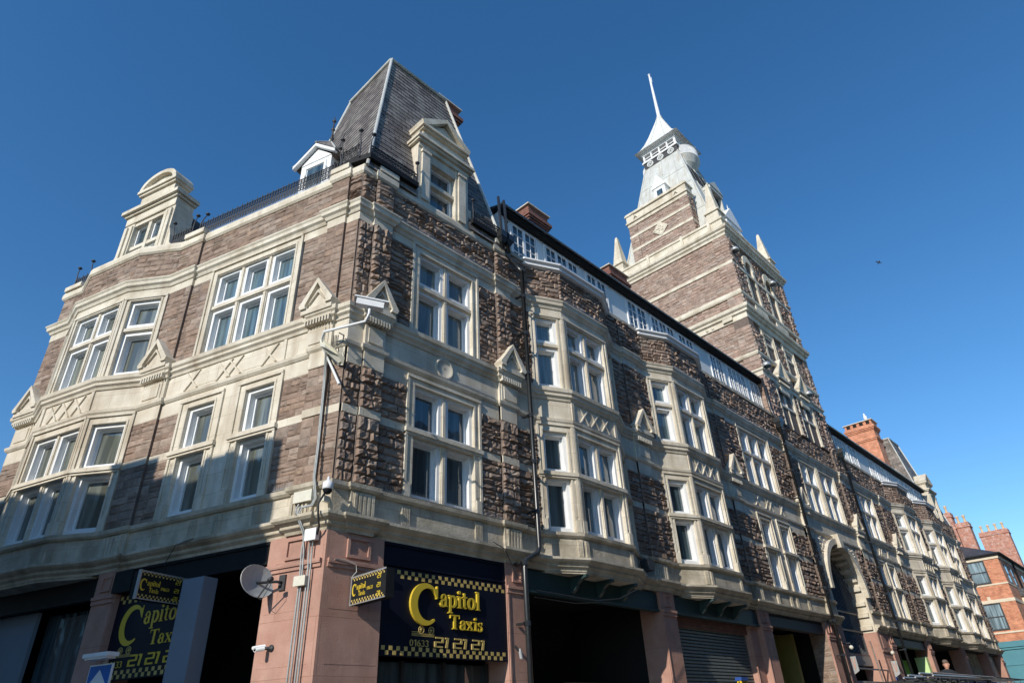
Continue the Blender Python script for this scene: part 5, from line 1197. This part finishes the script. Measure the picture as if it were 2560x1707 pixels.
# ------------------------------------------------------------------ satellite dish
e = empty('satellite_dish', 'grey oval satellite dish on the red pier of the left face', 'satellite dish')
c = Vector(A.p(1.04, .34, 3.88)); ax = Vector((.12, -.95, .22)).normalized(); m_ = MB()
t_ = Vector((0, 0, 1)).cross(ax).normalized(); w_ = ax.cross(t_)
rings = []
for r_, d_ in ((0, -.05), (.1, -.045), (.2, -.025), (.27, .0), (.29, .012), (.295, .004)):
    rings.append([tuple(c+t_*math.cos(a)*r_*1.08+w_*math.sin(a)*r_*.92+ax*d_) for a in [2*math.pi*k/28 for k in range(28)]])
for a, b in zip(rings, rings[1:]):
    for k in range(28):
        m_.poly([a[k], a[(k+1) % 28], b[(k+1) % 28], b[k]], True)
m_.build('dish', 'greydish', e)
m_ = MB(); p0 = c-w_*.27; p1 = c+ax*.34-w_*.10; m_.tube([p0, p1], .012, 6); m_.build('arm', 'iron', e)
m_ = MB(); m_.lathe(p1, [(.0, -.02), (.035, -.02), (.04, .03), (.03, .07), (0, .075)], 10, -ax); m_.tube([p1, p1-Vector((0, 0, .1)), c-w_*.34+ax*.1, c-w_*.27], .005, 5); m_.build('receiver', 'iron', e)
m_ = MB(); m_.tube([c-ax*.085, Vector(A.p(.78, .2, 3.86)), Vector(A.p(.76, .08, 3.86))], .022, 8); m_.box(A, .70, .83, .07, .1, 3.74, 3.98); m_.build('bracket', 'iron', e)
# ------------------------------------------------------------------ cameras
def camera_small(pos, aim, label, L_=.2, r=.035):
    e = empty('security_camera', label, 'camera', 'security cameras'); p = Vector(pos); d = Vector(aim).normalized()
    m_ = MB(); m_.tube([p, p+d*L_], r, 12); m_.tube([p+d*(-.02)+Vector((0, 0, r*.8)), p+d*(L_+.04)+Vector((0, 0, r*.8))], r*.7, 8); m_.build('body', 'white', e)
    m_ = MB(); m_.lathe(p+d*(L_+.001), [(r*.7, 0), (0, .002)], 12, d); m_.build('lens', 'black', e); return e, p
e, p = camera_small(A.p(.90, .16, 2.9), (-.5, -.1, -.1), 'small white bullet camera low on the sunlit red corner pier', .16)
m_ = MB(); m_.tube([A.p(.82, .07, 2.9), A.p(.86, .1, 2.9), p], .025, 8); m_.lathe(A.p(.82, .07, 2.9), [(.05, 0), (.05, .02), (0, .025)], 12, (A.n[0], A.n[1], 0)); m_.build('bracket', 'iron', e)
e, p = camera_small(B.p(4.32, .16, 2.95), (0, -.2, -1), 'small cream cylinder camera beside the black drainpipe on the near right-face pier', .13)
m_ = MB(); m_.tube([B.p(4.3, .05, 3.05), p], .025, 8); m_.build('bracket', 'iron', e)
# big camera on a swung arm at the corner
e = empty('security_camera', 'large white box camera on a bent white arm at the building corner, above the pediments', 'camera', 'security cameras')
at0 = at
def at(px, py, pl_o, fr, off): return at0(px, py, fr, off)
a_top = at(923, 784, 0, A, .55); a_in = at(811, 829, 0, A, .30); base = at(806, 865, 0, A, .12)
m_ = MB(); m_.tube([at(848, 960, 0, A, .2), base+Vector((0, 0, .0)), at(806, 845, 0, A, .28), a_in, at(915, 803, 0, A, .55), a_top, a_top+Vector((0, 0, .12))], .026, 8); m_.build('arm', 'white', e)
m_ = MB(); b0 = at(800, 845, 0, A, .16); b1 = at(858, 895, 0, A, .16)
m_.poly([at(798, 842, 0, A, .1), at(812, 850, 0, A, .3), at(862, 893, 0, A, .3), at(858, 912, 0, A, .1), at(845, 912, 0, A, .1), at(800, 868, 0, A, .1)]); mm = Vector((A.n[0], A.n[1], 0))
m_.hexa([at(800, 848, 0, A, .12), at(812, 852, 0, A, .12), at(860, 896, 0, A, .12), at(846, 908, 0, A, .12), at(800, 865, 0, A, .42), at(812, 868, 0, A, .42), at(860, 896, 0, A, .14), at(846, 908, 0, A, .14)]); m_.build('wall_bracket', 'boxcream', e)
m_ = MB(); q = a_top+Vector((0, 0, .20)); dd = Vector((.86, -.5, -.10)).normalized(); sd = dd.cross(Vector((0, 0, 1))).normalized(); uu = sd.cross(dd)
def obox(mb, c, hx, hy, hz):
    P = [c+dd*(sx*hx)+sd*(sy*hy)+uu*(sz*hz) for sz in (-1, 1) for sx, sy in ((-1, -1), (1, -1), (1, 1), (-1, 1))]; mb.hexa(P)
obox(m_, q, .25, .07, .065); obox(m_, q+uu*.085+dd*.02, .32, .09, .014); m_.build('body', 'white', e)
m_ = MB(); obox(m_, q-dd*.255, .01, .055, .05); m_.lathe(q-dd*.27, [(.035, 0), (0, .002)], 12, -dd); m_.build('lens', 'black', e)
m_ = MB(); c0 = at(840, 905, 0, A, .12); 
for k in range(4): m_.tube([at(834+k*4, 838, 0, A, .15), at(834+k*3, 860, 0, A, .2), at(828+k*6, 872, 0, A, .2), at(842+k*2, 905, 0, A, .13)], .009, 5)
m_.tube([at(848, 832, 0, A, .2), at(860, 838, 0, A, .22), at(856, 856, 0, A, .22), at(846, 860, 0, A, .2)], .012, 6); m_.build('cable', 'cabledark', e)
# dome camera
e = empty('security_camera', 'white dome camera with dark glass ball hanging on the corner above the lower cornice', 'camera', 'security cameras')
dc = at(820, 1213, 0, A, .26); m_ = MB(); m_.lathe(dc, [(0, .09), (.03, .09), (.05, .07), (.085, .05), (.09, -.06), (.082, -.07), (.0, -.07)], 20); m_.tube([dc+Vector((0, 0, .08)), dc+Vector((0, 0, .14)), Vector(A.p(.1, .05, dc.z+.12))], .02, 8); m_.build('housing', 'white', e)
m_ = MB(); m_.lathe(dc, [(.078, -.07), (.072, -.10), (.05, -.135), (.02, -.15), (0, -.152)], 20); m_.build('dome', 'black', e)
m_ = MB(); m_.box(A, -.02, .03, .02, .2, dc.z-.22, dc.z-.12); m_.build('bracket', 'boxcream', e)
# junction boxes
for (s0, s1, z0, z1, lb, m) in ((.28, .66, 5.12, 5.30, 'largest cream junction box on the sill course above the sunlit pier', 'boxcream'), (.09, .31, 4.44, 4.62, 'white junction box just under the lower cornice at the corner', 'white'),
                     (.21, .43, 3.75, 3.89, 'cream junction box half way down the red corner pier between the grey conduits', 'boxcream')):
    m_ = MB(); m_.box(A, s0, s1, .09, .17, z0, z1); m_.box(A, s0-.006, s1+.006, .17, .19, z0-.006, z1+.006); o = m_.build('junction_box', m); tag(o, lb, 'junction box', 'junction boxes')
# conduits
def conduit(pts, label, m='cable', r=.014, grp='grey conduits on the corner pier'):
    m_ = MB(); m_.tube(pts, r, 7); o = m_.build('conduit', m); return tag(o, label, 'cable', grp)
def ac(s, z, o=.125): return A.p(s, o, z)
conduit([ac(.33, 8.0, .16), ac(.28, 7.3, .17), ac(.26, 6.1, .16), ac(.23, 5.5, .20), ac(.22, 5.15, .12), ac(.25, 5.02, .16), ac(.38, 4.98, .26), ac(.41, 4.85, .29), ac(.38, 4.6, .12), ac(.40, 4.3), ac(.37, 3.9), ac(.38, 3.0), ac(.39, .2)], 'outermost grey conduit dropping from the swing-arm camera to the foot of the pier')
conduit([ac(.36, 8.0, .16), ac(.31, 7.3, .17), ac(.29, 6.1, .16), ac(.26, 5.5, .20), ac(.25, 5.15, .12), ac(.28, 5.03, .16), ac(.42, 4.99, .27), ac(.44, 4.85, .29), ac(.42, 4.6, .12), ac(.35, 4.3), ac(.33, 3.9), ac(.32, 3.0), ac(.33, .2)], 'second grey conduit from the left down the red corner pier')
conduit([ac(.24, 4.45), ac(.24, 4.2), ac(.22, 4.0), ac(.22, 3.4), ac(.24, .2)], 'third grey conduit from the left, leaving the white junction box')
conduit([ac(.18, 4.45), ac(.18, 4.2), ac(.17, 4.0), ac(.17, 3.4), ac(.19, .2)], 'fourth grey conduit from the left, nearest the corner edge')
conduit([ac(.56, 5.12, .14), ac(.56, 5.0, .2), ac(.48, 4.96, .28), ac(.44, 4.85, .3)], 'short curved grey conduit under the largest junction box')
conduit([dc-Vector((0, 0, .05)), ac(.0, 4.98, .3), ac(-.02, 4.8, .3), ac(.02, 4.62, .2), ac(.09, 4.52, .15)], 'thick dark cable looping from the dome camera to the white junction box', 'cabledark', .018, 'loose dark cables')
conduit([B.p(.1, .13, 4.13), B.p(.3, .14, 4.14), B.p(.5, .14, 4.1), B.p(.52, .14, 3.98), B.p(.45, .13, 3.9)], 'thin pale cable curling above the corner box sign', 'boxcream', .006, 'loose thin cables')
conduit([A.p(1.15, .1, 4.1), A.p(.9, .12, 4.16), A.p(.6, .12, 4.14), A.p(.3, .13, 4.17)], 'thin brown cable from the satellite dish across the pier', 'red', .007, 'loose thin cables')
conduit([A.p(2.9, .22, 4.86), A.p(3.3, .24, 4.8), A.p(3.5, .22, 4.5), A.p(3.55, .1, 4.3)], 'thin black cable hooked over the lower cornice of the left face', 'cabledark', .008, 'loose thin cables')
conduit([B.p(3.6, .24, 4.9), B.p(3.9, .26, 4.8), B.p(4.3, .2, 4.3), B.p(4.8, .25, 4.1), B.p(5.4, .5, 4.02), B.p(6.3, .6, 3.98), B.p(7.2, .6, 4.1), B.p(8.2, .55, 4.45), B.p(9.0, .3, 4.85)], 'long slack black cable hanging under the first bay', 'cabledark', .009, 'loose dark cables')
conduit([B.p(4.9, .1, 4.0), B.p(6.0, .25, 3.95), B.p(7.4, .2, 4.1)], 'shorter slack cable along the dark green fascia', 'cabledark', .008, 'loose dark cables')
MB().tube([B.p(9.15, .03, 5.2), B.p(9.15, .2, 5.3)], .04, 8).box(B, 9.02, 9.3, .1, .34, 5.0, 5.25).build('vent_cowl', 'iron', bld)
# stepladder
e = empty('stepladder', 'yellow stepladder with blue top in front of the roller shutter', 'ladder'); lx = 12.45; ly = .55
m_ = MB()
for sx_ in (-.2, .2):
    m_.tube([B.p(lx+sx_*1.45, ly+.45, .12), B.p(lx+sx_*.75, ly, 2.55)], .03, 6); m_.tube([B.p(lx+sx_*1.3, ly-.6, .12), B.p(lx+sx_*.75, ly-.06, 2.55)], .022, 6)
m_.build('rail', 'yellowpaint', e)
m_ = MB()
for k in range(8): z = .4+k*.27; u = (z-.12)/2.43; m_.box(B, lx-.29+.14*u, lx+.29-.14*u, ly+.45-.45*u-.04, ly+.45-.45*u+.04, z, z+.03)
m_.build('step', 'steel', e)
MB().box(B, lx-.19, lx+.19, ly-.12, ly+.06, 2.54, 2.62).build('top_cap', 'blueplastic', e)
# scaffold pole at the portal
m_ = MB(); m_.tube([B.p(25.4, .1, 0), B.p(25.3, .0, 4.2)], .03, 8); tag(m_.build('scaffold_pole', 'rust'), 'upright scaffold tube standing in the arched portal', 'pole')
m_ = MB(); m_.tube([B.p(22.6, .0, 3.15), B.p(26.5, .0, 3.15)], .03, 8); tag(m_.build('scaffold_pole', 'rust'), 'level scaffold tube crossing the arched portal', 'pole')
for s, lb in ((22.2, 'left'), (26.9, 'right')):
    e = empty('banner_sign', 'small pointed sign on the pier at the %s of the arched portal' % lb, 'sign', 'portal signs')
    m_ = MB(); f3 = F(s, -.08, 0, -1, -1, 0); m_.prism(f3, [(0, 2.9), (.22, 3.02), (.22, 3.5), (0, 3.5)], -.03, 0); m_.build('board', 'steel', e)
    m_ = MB(); m_.prism(f3, [(.03, 3.44), (.06, 3.44), (.11, 3.2), (.16, 3.44), (.19, 3.44), (.125, 3.08), (.095, 3.08)], 0, .004); m_.build('letter', 'red', e)
    e = empty('globe_lamp', 'small pale globe lamp on the pier at the %s of the arched portal' % lb, 'lamp', 'portal lamps')
    m_ = MB(); m_.lathe(B.p(s, .25, 3.8), [(0, -.08), (.06, -.05), (.08, 0), (.06, .05), (0, .08)], 14); m_.build('globe', 'boxcream', e)
    m_ = MB(); m_.tube([B.p(s, .03, 3.95), B.p(s, .25, 3.95), B.p(s, .25, 3.9)], .018, 6); m_.build('bracket', 'iron', e)
m_ = MB(); m_.lathe(B.p(27.2, .02, 2.9), [(.0, .02), (.16, .02), (.16, 0)], 20, (0, -1, 0)); tag(m_.build('plaque', 'signblue'), 'round blue plaque on the portal pier', 'plaque')
# ------------------------------------------------------------------ bird spikes
def spikes(fr, s0, s1, off, z, label, dens=.045, ln=.12, tilt=.35):
    m_ = MB(); n = int((s1-s0)/dens)
    for k in range(n):
        s = s0+(k+.5)*dens
        for q in (-1, 0, 1):
            a = fr.p(s, off+q*.012, z); b = fr.p(s+ru(-.015, .015), off+q*tilt*ln*.6+.01, z+ln*ru(.85, 1.1)); d = .0038
            m_.poly([(a[0]-d*fr.d[0], a[1]-d*fr.d[1], a[2]), (a[0]+d*fr.d[0], a[1]+d*fr.d[1], a[2]), b])
    m_.box(fr, s0, s1, off-.02, off+.02, z-.004, z+.004)
    return tag(m_.build('bird_spikes', 'steel'), label, 'bird spikes', 'strips of bird spikes')
spikes(B, 1.0, 4.0, .10, 11.85, 'bird spikes along the top cornice over the near two-light window of the right face')
spikes(B, 4.7, 5.4, .10, 11.85, 'short strip of bird spikes on the top cornice beside the drainpipe')
spikes(B, .9, 4.1, .05, 5.47, 'bird spikes along the sill course under the near ground-floor-facing windows of the right face')
spikes(B, .4, 4.1, .14, 4.885, 'bird spikes on the lower cornice right above the taxi sign')
spikes(B, 1.5, 4.0, .04, 8.27, 'bird spikes on the string course above the lower two-light window')
spikes(B, 1.7, 3.3, -.02, 9.13, 'bird spikes on the sill of the upper two-light window of the right face', .04, .1)
spikes(A, .9, 5.3, .02, 11.85, 'bird spikes along the top cornice over the three-light window of the left face')
spikes(A, .9, 5.3, .02, 12.98, 'bird spikes in front of the iron cresting of the left parapet')
spikes(A, .4, 1.3, .06, 5.47, 'bird spikes on the sill course above the cream junction box')
spikes(B, .85, 1.45, .03, 12.98, 'bird spikes on the parapet between the corner block and the stone dormer')
spikes(B, 3.3, 4.1, .03, 12.98, 'bird spikes on the parapet right of the stone dormer')
for nm, b in (('first', bays_B[0]), ('second', bays_B[1])):
    f2, l2 = sub(B, b[1], BD, b[2], BD)
    spikes(f2, .05, l2-.05, .10, 11.85, 'bird spikes on the top cornice of the %s bay of the right face' % nm); spikes(f2, .05, l2-.05, .12, 4.885, 'bird spikes on the lowest ledge of the %s bay of the right face' % nm)
    spikes(f2, .05, l2-.05, .03, 8.27, 'bird spikes on the string course of the %s bay of the right face' % nm)
spikes(B, 16.2, 21.2, .10, 11.85, 'bird spikes on the top cornice left of the tower')
# ------------------------------------------------------------------ gull on the chimney, bird in flight
e = empty('seagull', 'white gull standing on the tall orange brick chimney', 'bird', loc=(45.6, 1.9, 20.58))
m_ = MB(); m_.lathe((0, 0, .16), [(0, -.2), (.06, -.16), (.12, -.05), (.13, .06), (.09, .17), (.05, .24), (.055, .29), (.06, .34), (.03, .40), (0, .42)], 12, (.15, .1, 1)); m_.lathe((.05, .03, .54), [(.025, 0), (.0, .09)], 6, (-1, -.3, -.1)); m_.build('body', 'feather', e)
m_ = MB(); m_.tube([(0, .03, .02), (0, .03, -.05)], .012, 5); m_.tube([(0, -.03, .02), (0, -.03, -.05)], .012, 5); m_.build('leg', 'terracotta', e)
pb_2 = np.array([CAMX, CAMY, CAMZ])+38*(cf+cr*(2198-1280)/1625.98+cu*(853.5-654)/1625.98)
m_ = MB(); c = Vector(pb_2); rx, uxx, fx = Vector(cr), Vector(cu), Vector(cf)
m_.tube([c+uxx*.05+rx*.01, c-uxx*.02, c-rx*.05-uxx*.10, c-rx*.09-uxx*.16], [.02, .045, .03, .012], 7)
for sgn, pts in ((-1, [(0, 0), (-.13, .0), (-.2, .06), (-.19, -.02), (-.12, -.06), (0, -.07)]), (1, [(0, 0), (.09, -.05), (.2, -.03), (.1, -.09), (0, -.07)])):
    P = [c+rx*x+uxx*y for x, y in pts]; m_.poly(P); m_.poly([p+fx*.012 for p in P])
    for k in range(len(P)): q = (k+1) % len(P); m_.poly([P[k], P[q], P[q]+fx*.012, P[k]+fx*.012])
o = m_.build('flying_bird', 'feathergrey'); tag(o, 'small dark bird flying in the open sky at the right', 'bird')
# ------------------------------------------------------------------ van with scaffold tubes, two people
def atd(px, py, dist):   # a point seen at a pixel, at a horizontal distance
    D = cf+cr*(px-1280)/1625.98+cu*(853.5-py)/1625.98; return Vector(np.array([CAMX, CAMY, CAMZ])+D*dist/math.hypot(D[0], D[1]))

def van(x0, x1, yn, yf, zr, label, paint='vanpaint', rear_open=False, cat='van'):
    e = empty('parked_van', label, cat, loc=(x0, (yn+yf)/2, 0)); w = (yf-yn)/2; L_ = x1-x0; loc_ = F(0, 0, 1, 0, 0, -1)
    sec = [(-w, .45), (-w-.0, 1.1), (-w+.05, 1.35), (-w+.12, zr-.22), (-w+.22, zr-.06), (-w+.4, zr), (w-.4, zr), (w-.22, zr-.06), (w-.12, zr-.22), (w-.05, 1.35), (w, 1.1), (w, .45)]
    b = MB(); st = [(0.02, 1, 0), (L_*.68, 1, 0), (L_*.80, .96, .12), (L_*.88, .92, .95), (L_*.97, .9, 1.15), (L_, .84, 1.3)]
    rings = []
    for x, k, dz in st:
        rings.append([(x, y*k, max(.45, min(z, zr-dz*(1 if z > 1.1 else 0)))) for y, z in sec])
    for a, c_ in zip(rings, rings[1:]):
        for q in range(len(sec)-1): b.poly([a[q], a[q+1], c_[q+1], c_[q]], True)
    b.poly(rings[-1]); 
    if rear_open:
        inner = [(0.02, y*.86, .6+(z-.6)*.9) for y, z in sec]
        for q in range(len(sec)-1): b.poly([rings[0][q], rings[0][q+1], inner[q+1], inner[q]])
    else: b.poly(rings[0])
    b.build('body', paint, e)
    g_ = MB(); g_.box(loc_, .9, L_*.62, w-.075, w-.06, 1.40, zr-.30); g_.box(loc_, .9, L_*.62, -w+.06, -w+.075, 1.40, zr-.30); g_.build('window', 'tealglass', e)
    if rear_open:
        MB().box(loc_, 1.0, 1.05, -w+.2, w-.2, .6, zr-.2).build('cargo_bulkhead', 'blackmat', e)
        for sy in (-1, 1):
            d = MB(); f_ = F(0, sy*w*.98, -1, sy*.35, 0, 1); d.box(f_, 0, w*.95, -.03, .03, .6, zr-.15); d.build('rear_door', paint, e)
    for x in (L_*.17, L_*.8):
        for sy in (-1, 1):
            o = MB(); o.lathe((x, sy*(w-.08), .34), [(.18, -.1), (.33, -.1), (.34, 0), (.33, .1), (.18, .1)], 18, (0, 1, 0)); wo_ = o.build('wheel', 'rubber', e)
            o = MB(); o.lathe((x, sy*(w-.08), .34), [(0, .08*sy), (.18, .09*sy), (.18, -.09*sy), (0, -.08*sy)], 14, (0, 1, 0)); o.build('rim', 'steel', wo_)
    for sy in (-1, 1): MB().box(loc_, L_-.06, L_+.0, sy*w*.62-.12, sy*w*.62+.12, .75, .92).build('headlight', 'glasspale', e)
    r_ = MB()
    for k in range(5):
        x = .3+k*(L_*.62)/4; r_.tube([(x, -w+.2, zr-.1), (x, -w+.16, zr+.07), (x, w-.16, zr+.07), (x, w-.2, zr-.1)], .016, 6)
    for sy in (-1, 1): r_.tube([(.1, sy*(w-.2), zr+.07), (L_*.7, sy*(w-.2), zr+.07)], .018, 6)
    r_.build('roof_rack', 'iron', e)
    return e
van(13.6, 19.3, -5.0, -3.1, 2.22, 'dark van with open rear doors and a roof rack loaded with scaffold tubes', rear_open=True)
van(19.9, 26.5, -5.05, -3.1, 2.34, 'dark blue minibus with roof bars, right of the van with the scaffold tubes')
ends = [(13.7, 19.9), (13.9, 20.3), (13.5, 19.4), (14.3, 20.0), (13.8, 19.0), (14.0, 20.4), (13.6, 18.8), (14.4, 20.2), (13.9, 19.7)]
wh = ['nearest', 'second nearest', 'third nearest', 'fourth nearest', 'fifth nearest']
k = 0
for row, (zz, n) in enumerate(((2.34, 5), (2.40, 4))):
    for j in range(n):
        a, b = ends[k]; y = -4.75+j*.17+row*.08; t_ = MB(); zs = ru(-.01, .02)
        P = [Vector((a, y, zz+zs)), Vector((b, y+ru(-.1, .12), zz+zs+ru(0, .05)))]
        t_.tube(P, .027, 8, cap=False); t_.tube([P[0]+(P[1]-P[0])*.002, P[1]-(P[1]-P[0])*.002], .021, 8)
        o = t_.build('scaffold_tube', 'rust' if k % 2 else 'steel'); tag(o, '%s scaffold tube in the %s layer on the van roof rack' % (wh[j], 'upper' if row else 'lower'), 'tube', 'scaffold tubes on the van'); k += 1
# person kneeling on the roof rack
def person(px_, label, cloth, seed):
    e = tag(bpy.data.objects.new('person', None), label, 'person'); sc.collection.objects.link(e); e.location = px_
    def skin(name, verts, edges, rad, m, sub_=2):
        me = bpy.data.meshes.new(name); me.from_pydata(verts, edges, []); o = bpy.data.objects.new(name, me); sc.collection.objects.link(o); o.parent = e
        md = o.modifiers.new('skin', 'SKIN'); md.use_smooth_shade = True
        sv = me.skin_vertices[0] if me.skin_vertices else None
        if sv is None:
            bpy.context.view_layer.update()
        sv = me.skin_vertices[0]
        for i, r_ in enumerate(rad): sv.data[i].radius = (r_, r_*.9) if not isinstance(r_, tuple) else r_
        sv.data[0].use_root = True
        s2 = o.modifiers.new('sub', 'SUBSURF'); s2.levels = sub_; s2.render_levels = sub_
        me.materials.append(M[m]); return o
    # local frame: +x forward (right in the picture), z up; kneeling and leaning forwards
    V = [(-.28, 0, .17), (-.08, 0, .22), (.16, 0, .30), (.27, 0, .40), (.31, 0, .45), (.2, .19, .30), (.38, .25, .10), (.60, .16, .14), (.2, -.19, .30), (.42, -.25, .20), (.66, -.18, .19),
         (-.32, .11, .14), (-.72, .13, .09), (-1.12, .12, .07), (-.32, -.11, .14), (-.70, -.15, .09), (-1.10, -.14, .07)]
    E_ = [(0, 1), (1, 2), (2, 3), (3, 4), (2, 5), (5, 6), (6, 7), (2, 8), (8, 9), (9, 10), (0, 11), (11, 12), (12, 13), (0, 14), (14, 15), (15, 16)]
    rad = [.15, .14, .15, .07, .055, .065, .047, .033, .065, .047, .033, .09, .065, .045, .09, .065, .045]
    skin('body', V, E_, rad, 'skin')
    Vc = V[:4]+V[5:7]+V[8:10]; Ec = [(0, 1), (1, 2), (2, 3), (2, 4), (4, 5), (2, 6), (6, 7)]
    skin('shirt', [Vc[0], Vc[1], Vc[2], (.25, 0, .385), Vc[4], (.33, .23, .16), Vc[6], (.36, -.24, .225)], Ec, [.165, .16, .168, .085, .082, .06, .082, .06], cloth)
    skin('trousers', [V[0], V[11], V[12], V[13], V[14], V[15], V[16]], [(0, 1), (1, 2), (2, 3), (0, 4), (4, 5), (5, 6)], [.17, .10, .078, .055, .10, .078, .055], 'cloth')
    h = MB(); hc = Vector((.35, 0, .56))
    h.lathe(hc, [(0, -.115), (.05, -.11), (.068, -.07), (.078, -.02), (.082, .03), (.075, .075), (.05, .11), (0, .122)], 16, (.12, 0, 1))
    h.lathe(hc+Vector((.075, 0, -.01)), [(.02, -.02), (.014, .01), (0, .03)], 8, (1, 0, -.2))
    for sy in (-1, 1): h.lathe(hc+Vector((0, sy*.075, -.01)), [(.028, 0), (.02, .015), (0, .018)], 8, (0, sy, 0))
    h.build('head', 'skin', e)
    f_ = MB()
    for sy in (-1, 1): f_.lathe(hc+Vector((.068, sy*.03, .015)), [(.012, 0), (0, .008)], 8, (1, sy*.3, 0)); f_.box(W, hc.x+.07, hc.x+.078, sy*.03-.015, sy*.03+.015, hc.z+.03, hc.z+.036)
    f_.box(W, hc.x+.066, hc.x+.075, -.022, .022, hc.z-.052, hc.z-.045); f_.build('facial_features', 'hair', e)
    h = MB(); h.lathe(hc+Vector((-.012, 0, .01)), [(.079, .035), (.080, .06), (.071, .092), (.05, .117), (0, .127)], 16, (-.12, 0, 1)); h.build('hair', 'hair', e)
    for sy, p in ((1, V[7]), (-1, V[10])):
        base = Vector(p); vs = [tuple(base), tuple(base+Vector((.05, 0, -.01)))]; es = [(0, 1)]; rd = [.03, .034]
        for f2_, (dy, ln_2) in enumerate(((-.028, .07), (-.010, .08), (.010, .075), (.027, .06))):
            a = base+Vector((.085, dy, -.015)); b = a+Vector((ln_2*.55, dy*.2, -.02)); c2 = b+Vector((ln_2*.3, 0, -.035)); n0 = len(vs); vs += [tuple(a), tuple(b), tuple(c2)]; es += [(1, n0), (n0, n0+1), (n0+1, n0+2)]; rd += [.010, .009, .008]
        n0 = len(vs); vs += [tuple(base+Vector((.045, sy*-.04, -.01))), tuple(base+Vector((.08, sy*-.055, -.03)))]; es += [(0, n0), (n0, n0+1)]; rd += [.012, .009]
        skin('hand', vs, es, rd, 'skin', 1)
    return e
try:
    person((18.8, -3.85, 2.26), 'man with short hair in a dark shirt lying over the scaffold tubes on the van', 'cloth', 1)
except Exception as ex: print('person failed', ex)
